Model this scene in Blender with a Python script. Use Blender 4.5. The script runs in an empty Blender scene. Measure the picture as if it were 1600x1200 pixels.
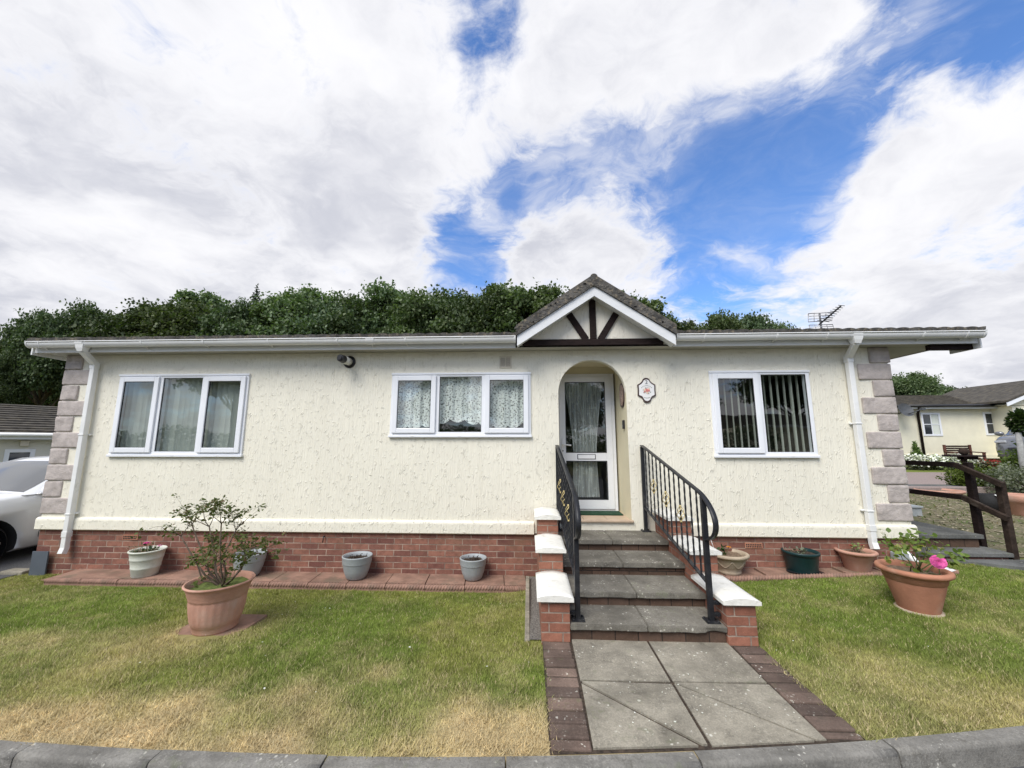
import bpy, bmesh, math, random
import numpy as np
from mathutils import Vector, Matrix
random.seed(7)
rs = np.random.RandomState(11)
SC = bpy.context.scene
COL = SC.collection
PI = math.pi
V = Vector

# ------------------------------------------------------------------ camera
cam = bpy.data.cameras.new('camera')
cam.sensor_width = 36.0; cam.lens = 13.5; cam.clip_end = 3000; cam.clip_start = 0.05
camo = bpy.data.objects.new('camera', cam); COL.objects.link(camo); SC.camera = camo
CR = V((0.99906904, 0.043138632, 0.00033393)); CU = V((0.00613099, -0.14964437, 0.98872088)); CF = V((-0.04270204, 0.98779837, 0.14976954))
CAM = V((0, -5.2, 1.62))
camo.matrix_world = Matrix(((CR.x, CU.x, -CF.x, CAM.x), (CR.y, CU.y, -CF.y, CAM.y), (CR.z, CU.z, -CF.z, CAM.z), (0, 0, 0, 1)))
def pray(u, v):
    return CR * ((u - 800) / 600) + CU * ((600 - v) / 600) + CF
def at_y(u, v, y):
    d = pray(u, v); return CAM + d * ((y - CAM.y) / d.y)
def at_z(u, v, z):
    d = pray(u, v); return CAM + d * ((z - CAM.z) / d.z)
def at_x(u, v, x):
    d = pray(u, v); return CAM + d * ((x - CAM.x) / d.x)

# ------------------------------------------------------------------ exposure
SC.view_settings.view_transform = 'Standard'
SC.view_settings.look = 'None'
SC.view_settings.exposure = 0.90
SC.view_settings.gamma = 1.0
SC.view_settings.use_curve_mapping = False
SC.cycles.max_bounces = 8
SC.cycles.transparent_max_bounces = 24
SC.cycles.sample_clamp_indirect = 6

# ------------------------------------------------------------------ node helper
class G:
    def __init__(s, tree): s.t = tree; s.N = tree.nodes; s.L = tree.links
    def put(s, sock, v):
        if isinstance(v, bpy.types.NodeSocket): s.L.new(v, sock)
        elif v is not None:
            if isinstance(v, (tuple, list)) and sock.type == 'RGBA' and len(v) == 3: v = (*v, 1)
            sock.default_value = v
    def n(s, typ, ins=None, **kw):
        nd = s.N.new('ShaderNode' + typ)
        for k, v in kw.items(): setattr(nd, k, v)
        for k, v in (ins or {}).items(): s.put(nd.inputs[k], v)
        return nd
    def math(s, op, a, b=None, c=None, clamp=False):
        nd = s.N.new('ShaderNodeMath'); nd.operation = op; nd.use_clamp = clamp
        for i, v in enumerate((a, b, c)):
            if v is not None: s.put(nd.inputs[i], v)
        return nd.outputs[0]
    def vmath(s, op, a, b=None, out=0):
        nd = s.N.new('ShaderNodeVectorMath'); nd.operation = op
        s.put(nd.inputs[0], a)
        if b is not None: s.put(nd.inputs[1], b)
        return nd.outputs[out]
    def noise(s, vec, scale, detail=4, rough=.55, dist=0, out='Fac'):
        return s.n('TexNoise', {'Vector': vec, 'Scale': scale, 'Detail': detail, 'Roughness': rough, 'Distortion': dist}).outputs[out]
    def step(s, v, a, b, smooth=True):
        nd = s.n('MapRange', {'Value': v, 'From Min': a, 'From Max': b}); nd.clamp = True
        if smooth: nd.interpolation_type = 'SMOOTHSTEP'
        return nd.outputs[0]
    def mix(s, f, a, b, blend='MIX'):
        nd = s.n('MixRGB', {'Fac': f, 'Color1': a, 'Color2': b}); nd.blend_type = blend
        return nd.outputs[0]
    def scale(s, vec, sc, loc=(0, 0, 0), rot=(0, 0, 0)):
        return s.n('Mapping', {'Vector': vec, 'Scale': sc, 'Location': loc, 'Rotation': rot}).outputs[0]

# ------------------------------------------------------------------ world: sky with broken cloud
SUN_EL, SUN_AZ = 50.0, 212.0          # azimuth clockwise from +Y (behind the viewer, left)
W = bpy.data.worlds.new('World'); SC.world = W; W.use_nodes = True
g = G(W.node_tree); g.N.clear()
sky = g.n('TexSky'); sky.sky_type = 'NISHITA'; sky.sun_disc = False
sky.sun_elevation = math.radians(SUN_EL); sky.sun_rotation = math.radians(SUN_AZ)
sky.air_density = 1.0; sky.dust_density = 0.4; sky.ozone_density = 2.5
gdir = g.n('TexCoord').outputs['Generated']
dirn = g.vmath('NORMALIZE', gdir)
sep = g.n('SeparateXYZ', {0: dirn})
zz = g.math('ADD', g.math('MAXIMUM', sep.outputs[2], 0.0), 0.22)
cp = g.n('CombineXYZ', {0: g.math('DIVIDE', sep.outputs[0], zz), 1: g.math('DIVIDE', sep.outputs[1], zz), 2: 0.0}).outputs[0]
warp = g.vmath('MULTIPLY', g.vmath('SUBTRACT', g.noise(cp, 2.2, 4, out='Color'), (.5, .5, .5)), (.34, .34, 0))
cpw = g.vmath('ADD', cp, warp)
n1 = g.noise(cpw, 2.1, 12, .60)
n2 = g.noise(g.vmath('ADD', cpw, (5.1, 2.2, 0)), 5.5, 12, .66)
dens = g.math('ADD', g.math('MULTIPLY', g.math('SUBTRACT', n1, .5), 1.7), g.math('MULTIPLY', g.math('SUBTRACT', n2, .5), 2.3))
blobs = [  # u, v, radius px, strength
 (765, 40, 45, -.62), (800, 140, 24, -.35), (745, 345, 60, -.70), (690, 390, 50, -.60), (850, 300, 55, -.75), (930, 262, 60, -.80), (1040, 275, 85, -.85), (1150, 262, 90, -.85),
 (1245, 195, 75, -.60), (1330, 215, 55, -.40), (1440, 40, 90, -.65), (1570, 50, 120, -.70), (1565, 345, 70, -.75), (1480, 120, 55, -.20), (1235, 290, 75, -.65), (1130, 350, 110, -.55), (1190, 395, 80, -.5),
 (1300, 262, 45, -.45), (1090, 440, 75, -.45), (735, 410, 42, -.55),
 (200, 200, 300, .45), (330, 120, 260, .20), (600, 150, 170, .35), (1040, 95, 150, .55), (900, 130, 110, .40), (1190, 60, 100, .50), (1280, 100, 60, .4), (875, 390, 75, .75), (975, 335, 65, .80), (1005, 405, 50, .70), (885, 322, 26, .50), (820, 380, 35, .4),
 (1410, 440, 170, .55), (1330, 355, 60, .45), (1430, 185, 75, .44), (1500, 225, 80, .42), (1360, 105, 75, .50), (1420, 300, 70, .45), (1580, 460, 150, .45), (1560, 235, 60, .38), (60, 420, 200, .30), (640, 290, 100, .35), (760, 345, 22, .75), (1150, 372, 36, .55), (500, 420, 150, .35), (1180, 425, 60, .25)]
acc = dens
for (u, v, r, k) in blobs:
    d = pray(u, v); L = d.length; d = d / L
    ang = math.atan(r / 600.0) / (L if r < 250 else 1.0)
    dot = g.vmath('DOT_PRODUCT', dirn, tuple(d), out=1)
    f = g.step(dot, math.cos(min(1.4, ang * 1.65)), 1.0)
    acc = g.math('MULTIPLY_ADD', f, k * (.62 if k < 0 else .66), acc)
acc = g.math('ADD', acc, .10)
acc = g.math('ADD', acc, g.math('MULTIPLY', g.step(sep.outputs[2], .42, .12), .22))
vw = g.vmath('ADD', g.vmath('MULTIPLY', cpw, (1.0, 1.35, 0)), (3.3, 1.7, 0))
veil = g.math('MULTIPLY', g.step(g.noise(vw, 2.6, 10, .62, .6), .40, .70), g.math('MULTIPLY_ADD', g.step(acc, -.75, -.1), .55, .16))
cover = g.math('MAXIMUM', g.math('POWER', g.step(acc, -.30, .50), .85), veil)
thick = g.step(acc, .15, 1.0)
s1 = g.noise(g.vmath('ADD', cpw, (-.10, -.16, .7)), 1.5, 8, .56)
s2 = g.noise(g.vmath('ADD', cpw, (2., 7., 0)), 4.2, 8, .6)
sh = g.math('ADD', g.math('MULTIPLY', s1, .68), g.math('MULTIPLY', s2, .32))
shade = g.math('MULTIPLY', g.step(sh, .36, .62), g.math('ADD', g.math('MULTIPLY', thick, .8), .2))
ccol = g.mix(shade, (1.0, 1.0, 1.03), (.64, .655, .73))
bg_sky = g.n('Background', {'Color': g.mix(1.0, sky.outputs[0], (.66, .87, 1.14), 'MULTIPLY'), 'Strength': .112})
bg_cl = g.n('Background', {'Color': ccol, 'Strength': .535})
mx = g.n('MixShader', {0: cover, 1: bg_sky.outputs[0], 2: bg_cl.outputs[0]})
g.L.new(mx.outputs[0], g.n('OutputWorld').inputs[0])

# ------------------------------------------------------------------ sun
sl = bpy.data.lights.new('sun', 'SUN'); sl.energy = 2.05; sl.angle = math.radians(34); sl.color = (1.0, .955, .88)
so = bpy.data.objects.new('sun', sl); COL.objects.link(so)
az, el = math.radians(SUN_AZ), math.radians(SUN_EL)
sdir = V((math.sin(az) * math.cos(el), math.cos(az) * math.cos(el), math.sin(el)))
so.rotation_euler = sdir.to_track_quat('Z', 'Y').to_euler(); so.location = (0, 0, 40)

# ------------------------------------------------------------------ materials
MATS = {}
def newmat(name):
    m = bpy.data.materials.new(name); m.use_nodes = True
    g = G(m.node_tree); g.N.clear()
    out = g.n('OutputMaterial'); b = g.n('BsdfPrincipled')
    g.L.new(b.outputs[0], out.inputs[0]); MATS[name] = m
    return m, g, b, out
def objc(g): return g.n('TexCoord').outputs['Object']
def M(name, base, rough=.6, var=.18, scale=6, bump=0, bscale=60, metal=0, spec=.4, dirt=None, dscale=2.5, dlo=.52, dhi=.7, coat=0, stretch=(1, 1, 1)):
    m, g, b, out = newmat(name)
    co = g.scale(objc(g), stretch)
    n = g.noise(co, scale, 5, .6)
    lo = tuple(c * (1 - var) for c in base); hi = tuple(min(1, c * (1 + var)) for c in base)
    col = g.mix(g.step(n, .3, .7), lo, hi)
    if dirt: col = g.mix(g.math('MULTIPLY', g.step(g.noise(co, dscale, 6, .65), dlo, dhi), .75), col, dirt)
    g.put(b.inputs['Base Color'], col)
    g.put(b.inputs['Roughness'], rough); g.put(b.inputs['Metallic'], metal); g.put(b.inputs['Specular IOR Level'], spec)
    if coat: g.put(b.inputs['Coat Weight'], coat); g.put(b.inputs['Coat Roughness'], .06)
    if bump:
        bn = g.n('Bump', {'Height': g.noise(co, bscale, 4, .6), 'Strength': bump, 'Distance': .01})
        g.L.new(bn.outputs[0], b.inputs['Normal'])
    return m

def stucco(name, base, k=1.0):
    m, g, b, out = newmat(name)
    co = objc(g)
    se = g.n('SeparateXYZ', {0: co})
    c2 = g.n('CombineXYZ', {0: g.math('ADD', se.outputs[0], se.outputs[1]), 1: 0.0, 2: se.outputs[2]}).outputs[0]
    # trowel-dragged vertical grooves with short slanting hooks flicked over them
    wp = g.vmath('MULTIPLY', g.vmath('SUBTRACT', g.noise(g.scale(c2, (6, 1, 4)), 1.0, 3, out='Color'), (.5, .5, .5)), (.055, 0, .03))
    cw = g.vmath('ADD', c2, wp)
    ws_ = g.n('SeparateXYZ', {0: cw})
    sl = g.n('CombineXYZ', {0: g.math('MULTIPLY_ADD', ws_.outputs[2], -.42, ws_.outputs[0]), 1: 0.0, 2: ws_.outputs[2]}).outputs[0]
    a = g.noise(g.scale(sl, (38, 1, 11)), 1.0, 1.0, .5)
    r1 = g.math('SUBTRACT', 1.0, g.math('MULTIPLY', g.math('ABSOLUTE', g.math('SUBTRACT', a, .53)), 13), clamp=True)
    a2 = g.noise(g.scale(sl, (50, 1, 16), loc=(3.3, 0, 8.1)), 1.0, 1.0, .5)
    r2 = g.math('SUBTRACT', 1.0, g.math('MULTIPLY', g.math('ABSOLUTE', g.math('SUBTRACT', a2, .52)), 13), clamp=True)
    mk = g.step(g.noise(g.scale(c2, (15, 1, 12)), 1.0, 3, .6), .53, .66)
    mk2 = g.step(g.noise(g.scale(c2, (19, 1, 14), loc=(4, 0, 2)), 1.0, 3, .6), .54, .68)
    st = g.noise(g.scale(cw, (62, 1, 3.2)), 1.0, 3, .55)
    st2 = g.noise(g.scale(cw, (120, 1, 9)), 1.0, 2, .5)
    lump = g.noise(c2, 26, 3, .55)
    h = g.math('ADD', g.math('MULTIPLY', g.math('MULTIPLY', r1, mk), .62), g.math('MULTIPLY', g.math('MULTIPLY', r2, mk2), .45))
    h = g.math('ADD', h, g.math('MULTIPLY', st, .8)); h = g.math('ADD', h, g.math('MULTIPLY', st2, .25)); h = g.math('ADD', h, g.math('MULTIPLY', lump, .06))
    bn = g.n('Bump', {'Height': h, 'Strength': .85 * k, 'Distance': .012})
    g.L.new(bn.outputs[0], b.inputs['Normal'])
    n = g.noise(c2, 1.3, 5, .6)
    col = g.mix(g.step(n, .3, .75), tuple(c * .94 for c in base), base)
    # faint rain streaking
    ws = g.step(g.noise(g.scale(c2, (5, 1, .35)), 1.0, 4, .6), .52, .8)
    col = g.mix(g.math('MULTIPLY', ws, .10), col, (.50, .45, .34))
    g.put(b.inputs['Base Color'], col); g.put(b.inputs['Roughness'], .62); g.put(b.inputs['Specular IOR Level'], .25)
    return m

def brick(name, c1, c2, mortar, off=(0, 0), bw=.225, rh=.075, stain=(.10, .085, .07), st_lo=.58, st_hi=.8, msize=.006):
    m, g, b, out = newmat(name)
    co = objc(g)
    se = g.n('SeparateXYZ', {0: co})
    uv = g.n('CombineXYZ', {0: g.math('ADD', g.math('ADD', se.outputs[0], se.outputs[1]), off[0]), 1: g.math('ADD', se.outputs[2], off[1]), 2: 0.0}).outputs[0]
    jit = g.vmath('MULTIPLY', g.vmath('SUBTRACT', g.noise(uv, 30, 2, out='Color'), (.5, .5, .5)), (.006, .006, 0))
    bt = g.n('TexBrick', {'Vector': g.vmath('ADD', uv, jit), 'Color1': (0, 0, 0), 'Color2': (1, 1, 1), 'Mortar': (.5, .5, .5), 'Scale': 1.0, 'Mortar Size': msize, 'Mortar Smooth': .25, 'Bias': 0.0, 'Brick Width': bw, 'Row Height': rh})
    bt.offset = .5
    n = g.noise(uv, 14, 5, .65); n3 = g.noise(uv, 60, 3, .6)
    col = g.mix(bt.outputs['Color'], c1, c2)
    col = g.mix(g.math('MULTIPLY', g.step(n, .35, .7), .45), col, tuple(c * .55 for c in c1))
    col = g.mix(g.math('MULTIPLY', g.step(n3, .55, .75), .3), col, tuple(min(1, c * 1.6) for c in c2))
    mort = g.mix(g.step(g.noise(uv, 5, 4, .6), .38, .62), tuple(c * .5 for c in mortar), mortar)
    col = g.mix(bt.outputs['Fac'], col, mort)
    big = g.step(g.noise(g.scale(uv, (1, 2.2, 1)), 1.6, 6, .65), st_lo, st_hi)
    col = g.mix(g.math('MULTIPLY', big, .55), col, stain)
    g.put(b.inputs['Base Color'], col); g.put(b.inputs['Roughness'], .85); g.put(b.inputs['Specular IOR Level'], .2)
    h = g.math('ADD', g.math('MULTIPLY', bt.outputs['Fac'], -.8), g.math('MULTIPLY', n3, .35))
    bn = g.n('Bump', {'Height': h, 'Strength': .6, 'Distance': .008}); g.L.new(bn.outputs[0], b.inputs['Normal'])
    return m

def concrete(name, base, spots=(.62, .60, .52), amount=.5, dark=(.075, .068, .055), bump=.35, isl=0.0):
    m, g, b, out = newmat(name)
    co = objc(g)
    col = g.mix(g.step(g.noise(co, 3.2, 7, .68), .3, .72), tuple(c * .62 for c in base), tuple(c * 1.25 for c in base))
    fine = g.noise(co, 95, 4, .65)
    col = g.mix(g.math('MULTIPLY', g.step(fine, .42, .68), .38), col, tuple(c * .45 for c in base))
    col = g.mix(g.math('MULTIPLY', g.step(g.noise(co, 9, 6, .7), .54, .7), .5), col, dark)
    vo = g.n('TexVoronoi', {'Vector': g.vmath('ADD', co, g.vmath('MULTIPLY', g.noise(co, 40, 3, out='Color'), (.03, .03, .03))), 'Scale': 26.0}).outputs['Distance']
    spot = g.math('MULTIPLY', g.step(vo, .26, .14), g.step(g.noise(co, 6.5, 4, .6), .60 - .12 * amount, .72 - .12 * amount))
    col = g.mix(g.math('MULTIPLY', spot, .8), col, spots)
    vo2 = g.n('TexVoronoi', {'Vector': g.vmath('ADD', co, g.vmath('MULTIPLY', g.noise(co, 60, 3, out='Color'), (.03, .03, .03))), 'Scale': 60.0}).outputs['Distance']
    spot2 = g.math('MULTIPLY', g.step(vo2, .24, .12), g.step(g.noise(co, 4.5, 4, .6), .50, .66))
    col = g.mix(g.math('MULTIPLY', spot2, .55 * amount + .1), col, spots)
    mot = g.math('MULTIPLY', g.step(g.noise(co, 55, 5, .7, 1.0), .50, .64), g.step(g.noise(co, 2.6, 4, .6), .34, .62))
    col = g.mix(g.math('MULTIPLY', mot, .42), col, tuple(min(1, c*1.75) for c in base))
    alg = g.math('MULTIPLY', g.step(g.noise(co, 13, 5, .65), .54, .66), g.step(g.noise(co, 1.7, 3, .6), .45, .62))
    col = g.mix(g.math('MULTIPLY', alg, .35), col, (.13, .15, .075))
    if isl: col = g.mix(1.0, col, g.mix(g.n('NewGeometry').outputs['Random Per Island'], (1-isl, 1-isl, 1-isl), (1+isl, 1+isl*.85, 1+isl*.7)), 'MULTIPLY')
    g.put(b.inputs['Base Color'], col); g.put(b.inputs['Roughness'], .95); g.put(b.inputs['Specular IOR Level'], .12)
    bn = g.n('Bump', {'Height': g.math('ADD', fine, g.noise(co, 22, 4, .6)), 'Strength': bump, 'Distance': .006}); g.L.new(bn.outputs[0], b.inputs['Normal'])
    return m

def leafmat(name, c1, c2, c3=None, trans=.25, rough=.55):
    m, g, b, out = newmat(name)
    r = g.n('NewGeometry').outputs['Random Per Island']
    col = g.mix(r, c1, c2)
    if c3: col = g.mix(g.step(g.math('FRACT', g.math('MULTIPLY', r, 7.31)), .72, .95), col, c3)
    oi = g.n('ObjectInfo').outputs['Random']
    col = g.n('HueSaturation', {'Color': col, 'Hue': g.math('MULTIPLY_ADD', oi, .035, .482), 'Saturation': g.math('MULTIPLY_ADD', oi, -.25, 1.05), 'Value': g.math('MULTIPLY_ADD', oi, .75, .68)}).outputs[0]
    g.put(b.inputs['Base Color'], col); g.put(b.inputs['Roughness'], rough); g.put(b.inputs['Specular IOR Level'], .3)
    tr = g.n('BsdfTranslucent', {'Color': g.mix(1.0, col, (1.0, 1.25, .5), 'MULTIPLY')})
    ms = g.n('MixShader', {0: trans, 1: b.outputs[0], 2: tr.outputs[0]}); g.L.new(ms.outputs[0], out.inputs[0])
    return m

def attrmat(name, rough=.7, trans=0.0):
    m, g, b, out = newmat(name)
    col = g.n('VertexColor', layer_name='Col').outputs[0]
    g.put(b.inputs['Base Color'], col); g.put(b.inputs['Roughness'], rough); g.put(b.inputs['Specular IOR Level'], .2)
    if trans:
        tr = g.n('BsdfTranslucent', {'Color': col})
        ms = g.n('MixShader', {0: trans, 1: b.outputs[0], 2: tr.outputs[0]}); g.L.new(ms.outputs[0], out.inputs[0])
    return m

def glassmat(name, tint=(.88, .92, .91), refl=1.55):
    m, g, b, out = newmat(name)
    g.N.remove(b)
    geo = g.n('NewGeometry'); cosi = g.math('ABSOLUTE', g.vmath('DOT_PRODUCT', geo.outputs['Incoming'], geo.outputs['Normal'], out=1))
    frs = g.math('MULTIPLY_ADD', g.math('POWER', g.math('SUBTRACT', 1.0, cosi, clamp=True), 5.0), .95, .05)
    wv = g.n('Bump', {'Height': g.noise(objc(g), 1.6, 2, .5), 'Strength': .10, 'Distance': .02})
    gl = g.n('BsdfGlossy', {'Color': (1, 1, 1), 'Roughness': 0.0, 'Normal': wv.outputs[0]})
    tr = g.n('BsdfTransparent', {'Color': tint})
    # double glazing: two panes reflect
    f = g.math('MULTIPLY', frs, 2.2, clamp=True)
    ms = g.n('MixShader', {0: f, 1: tr.outputs[0], 2: gl.outputs[0]}); g.L.new(ms.outputs[0], out.inputs[0])
    return m

def lacemat(name):
    m, g, b, out = newmat(name)
    co = objc(g)
    se = g.n('SeparateXYZ', {0: co})
    c2 = g.n('CombineXYZ', {0: se.outputs[0], 1: 0.0, 2: se.outputs[2]}).outputs[0]
    jit = g.vmath('MULTIPLY', g.vmath('SUBTRACT', g.noise(c2, 22, 3, out='Color'), (.5, .5, .5)), (.06, 0, .06))
    vo = g.n('TexVoronoi', {'Vector': g.vmath('ADD', c2, jit), 'Scale': 7.5}).outputs['Distance']
    fl = g.step(vo, .46, .34)
    pet = g.step(g.noise(c2, 42, 3, .6), .40, .50)
    sprig = g.math('MULTIPLY', g.step(g.noise(c2, 13, 3, .6), .52, .57), g.step(g.noise(c2, 55, 2, .6), .42, .52))
    folds = g.step(g.noise(g.scale(c2, (17, 1, .6)), 1.0, 2, .5), .52, .66)
    dens = g.math('MAXIMUM', g.math('MULTIPLY', fl, g.math('MULTIPLY_ADD', pet, .8, .2)), g.math('MULTIPLY', sprig, .85))
    hem = g.step(se.outputs[2], 1.95, 1.86)
    dens = g.math('MAXIMUM', dens, g.math('MULTIPLY', hem, g.math('MULTIPLY_ADD', pet, .68, .25)))
    dens = g.math('MAXIMUM', dens, g.math('MULTIPLY', folds, .26))
    dens = g.math('ADD', g.math('MULTIPLY', dens, .96), .02, clamp=True)
    g.put(b.inputs['Base Color'], (.92, .93, .89)); g.put(b.inputs['Roughness'], .9); g.put(b.inputs['Specular IOR Level'], .1)
    tr = g.n('BsdfTransparent', {'Color': (1, 1, 1)})
    ms = g.n('MixShader', {0: dens, 1: tr.outputs[0], 2: b.outputs[0]}); g.L.new(ms.outputs[0], out.inputs[0])
    return m
def voilemat(name, a=.42, col=(.86, .88, .85)):
    m, g, b, out = newmat(name)
    co = objc(g)
    n = g.noise(g.scale(co, (40, 1, 1.5)), 1.0, 3, .6)
    n2 = g.noise(co, 14, 3, .6)
    d = g.math('MULTIPLY_ADD', g.step(n, .35, .7), .35, g.math('MULTIPLY_ADD', g.step(n2, .55, .7), .18, a - .2))
    g.put(b.inputs['Base Color'], col); g.put(b.inputs['Roughness'], .9)
    tr = g.n('BsdfTransparent', {'Color': (1, 1, 1)})
    ms = g.n('MixShader', {0: d, 1: tr.outputs[0], 2: b.outputs[0]}); g.L.new(ms.outputs[0], out.inputs[0])
    return m

CREAM = (.845, .805, .675)
stucco('render', CREAM)
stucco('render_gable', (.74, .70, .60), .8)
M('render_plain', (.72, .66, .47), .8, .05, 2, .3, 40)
M('render_pale', (.66, .64, .55), .8, .05, 2, .3, 40)
M('quoin', (.455, .405, .375), .9, .14, 9, 1.0, 26, spec=.15, dirt=(.34, .295, .27), dscale=6)
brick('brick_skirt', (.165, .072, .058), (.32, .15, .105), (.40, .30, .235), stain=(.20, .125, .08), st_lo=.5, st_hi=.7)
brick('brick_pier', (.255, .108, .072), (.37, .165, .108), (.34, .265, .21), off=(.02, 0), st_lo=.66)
brick('brick_riser', (.095, .06, .042), (.14, .085, .06), (.03, .027, .024), off=(.05, .0), bw=.19, rh=.3, stain=(.06, .055, .045), st_lo=.45, msize=.004)  # brick tones darkened: shade under the tread nosings is put into the colour
brick('brick_far', (.2, .07, .05), (.26, .1, .07), (.2, .15, .12))
concrete('slab', (.285, .26, .207), amount=.75, bump=.5)
concrete('step_slab', (.19, .176, .147), amount=.9, bump=.5)
concrete('kerb_concrete', (.22, .21, .187), amount=.5, bump=.6)
concrete('side_slab', (.14, .142, .135), amount=.35)
concrete('edge_brick', (.155, .115, .095), amount=.8, isl=.35)
M('paving_red', (.275, .168, .125), .9, .25, 5, .5, 45, dirt=(.16, .125, .09), dscale=3.5, dlo=.46, dhi=.66, spec=.15)
M('edging_red', (.27, .16, .12), .9, .22, 6, .5, 45, dirt=(.17, .12, .09), dscale=5)
M('cap_white', (.76, .745, .68), .8, .07, 7, .7, 30, dirt=(.50, .48, .40), dscale=6, dlo=.52, dhi=.74, spec=.15)
M('upvc', (.80, .815, .84), .28, .02, 3, spec=.5)
M('upvc_gutter', (.78, .78, .76), .35, .05, 3, dirt=(.5, .5, .46), dscale=6, dlo=.58, dhi=.8)
M('fascia', (.72, .73, .73), .45, .05, 2, dirt=(.45, .44, .42), dscale=2, dlo=.6, dhi=.85, stretch=(1, 1, 5))
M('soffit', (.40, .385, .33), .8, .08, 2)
M('gasket', (.02, .022, .025), .6)
M('timber_dark', (.020, .013, .012), .75, .3, 10, .4, 40, spec=.12, stretch=(1, 1, 6))
M('timber_old', (.040, .028, .022), .9, .35, 10, .6, 30, spec=.12, dirt=(.10, .085, .07), dscale=5, dlo=.55, dhi=.75)
M('roof_tile', (.085, .08, .072), .9, .45, 9, 1.0, 45, dirt=(.24, .20, .14), dscale=22, dlo=.50, dhi=.66)
M('roof_tile_far', (.07, .062, .05), .9, .4, 5, .8, 20, dirt=(.13, .11, .07), dscale=6)
M('black_paint', (.016, .017, .020), .42, .25, 14, .15, 120, spec=.35, dirt=(.05, .048, .045), dscale=9)
M('brass_paint', (.62, .50, .24), .4, .2, 30, metal=.4)
M('black_plastic', (.02, .02, .022), .4)
M('chrome', (.6, .6, .62), .2, metal=1.0)
M('terracotta', (.47, .26, .19), .8, .12, 5, .3, 80, dirt=(.52, .37, .30), dscale=4, dlo=.44, dhi=.72, spec=.2)
M('terracotta_dark', (.40, .185, .115), .8, .14, 5, .3, 80, dirt=(.45, .27, .19), dscale=4, spec=.2)
M('pot_white', (.58, .585, .51), .7, .09, 6, .3, 50, dirt=(.42, .42, .34), dscale=6)
M('pot_grey', (.33, .355, .36), .5, .08, 4, .1, 80, dirt=(.42, .43, .42), dscale=3)
M('pot_green', (.008, .034, .036), .4, .2, 4, .1, 60, dirt=(.02, .05, .05))
M('pot_stone', (.41, .335, .245), .8, .14, 8, .4, 60, dirt=(.26, .22, .16), dscale=5)
M('soil', (.05, .036, .025), .95, .5, 30, 1.0, 60)
M('soil_pale', (.19, .135, .09), .95, .4, 30, 1.0, 60)
M('moss', (.10, .13, .03), .95, .4, 25, 1.0, 60)
M('mat_green', (.012, .05, .025), .95, .4, 40, .8, 160)
M('tile_buff', (.50, .38, .27), .5, .12, 5, .1, 60)
M('slate_grey', (.085, .10, .12), .7, .1, 3, .1)
M('interior', (.12, .12, .11), .9, .1, 2)
M('blind_fabric', (.62, .645, .57), .85, .06, 5, .1, 120, stretch=(1, 1, .3))
lacemat('lace'); voilemat('voile', .5)
glassmat('glass')
M('far_glass', (.03, .035, .04), .06, .3, 2, spec=.8)
M('picture_face', (.42, .30, .25), .4, .6, 40)
M('plaque_white', (.78, .77, .75), .25, .02, 5)
M('plaque_edge', (.06, .035, .03), .35)
M('plaque_ink', (.03, .03, .035), .5)
M('plaque_rose', (.62, .22, .20), .5, .4, 60); M('plaque_cream', (.75, .58, .42), .5, .3, 60); M('plaque_leaf', (.12, .15, .11), .5, .4, 60)
M('flue_white', (.72, .715, .66), .5, .08, 8)
M('vent_buff', (.62, .57, .47), .6, .1, 8)
M('aluminium', (.30, .30, .31), .45, metal=.8)
M('bark', (.095, .075, .055), .95, .4, 8, 1.0, 25, stretch=(1, 1, .3))
M('twig', (.115, .085, .06), .9, .4, 15, .5, 60)
M('twig_green', (.10, .12, .04), .8, .3, 15)
leafmat('oak_leaf', (.060, .098, .034), (.120, .165, .060), (.175, .215, .10), .28)
leafmat('oak_leaf_dark', (.040, .070, .026), (.085, .125, .046), (.13, .165, .072), .24)
leafmat('conifer_leaf', (.03, .045, .035), (.055, .075, .055))
leafmat('shrub_leaf', (.09, .13, .035), (.15, .20, .055), (.23, .17, .09), .3)
leafmat('rose_leaf', (.10, .17, .03), (.22, .31, .06), (.42, .40, .12), .35)
leafmat('dark_leaf', (.03, .06, .02), (.06, .11, .03))
leafmat('grey_leaf', (.12, .14, .09), (.2, .22, .15))
leafmat('lime_leaf', (.08, .13, .02), (.14, .20, .03))
leafmat('white_petal', (.7, .7, .62), (.82, .82, .76), trans=.2)
leafmat('dry_leaf', (.22, .13, .07), (.34, .21, .12))
M('petal_pink', (.70, .10, .34), .6, .25, 40); M('petal_pale', (.85, .38, .58), .6, .2, 40)
M('petal_orange', (.75, .30, .02), .6, .2, 30); M('petal_red', (.35, .04, .03), .6, .3, 30)
attrmat('lawn_ground', .95); attrmat('grass_blade', .7, .25)
M('car_white', (.74, .75, .76), .22, .01, 2, coat=.7); M('car_grey', (.14, .145, .155), .25, .02, 2, coat=.7, metal=.3)
M('car_glass', (.03, .036, .042), .04, .1, 2, spec=1.0, coat=1.0); M('tyre', (.018, .018, .02), .85, .2, 20)
M('alloy', (.34, .34, .36), .3, metal=.85); M('rubber', (.015, .015, .016), .8)
M('lamp_clear', (.35, .36, .37), .1, spec=.8); M('lamp_red', (.3, .01, .01), .15)
M('red_wood', (.12, .05, .035), .6, .2, 10)
M('dish_grey', (.07, .075, .08), .6)
M('asphalt', (.075, .075, .077), .9, .3, 60, .9, 180, dirt=(.11, .108, .1), dscale=3)
M('tarmac_pink', (.27, .215, .195), .9, .15, 30, .5, 120)
M('gravel_pale', (.17, .145, .085), .95, .55, 40, 1.0, 60, dirt=(.085, .10, .03), dscale=3, dlo=.44, dhi=.58)
M('gravel_grey', (.15, .14, .125), .95, .55, 70, 1.0, 70)
M('stone_chip', (.26, .225, .155), .9, .6, 9)
M('earth', (.09, .10, .045), .95, .4, 6, .5, 20)
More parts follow.
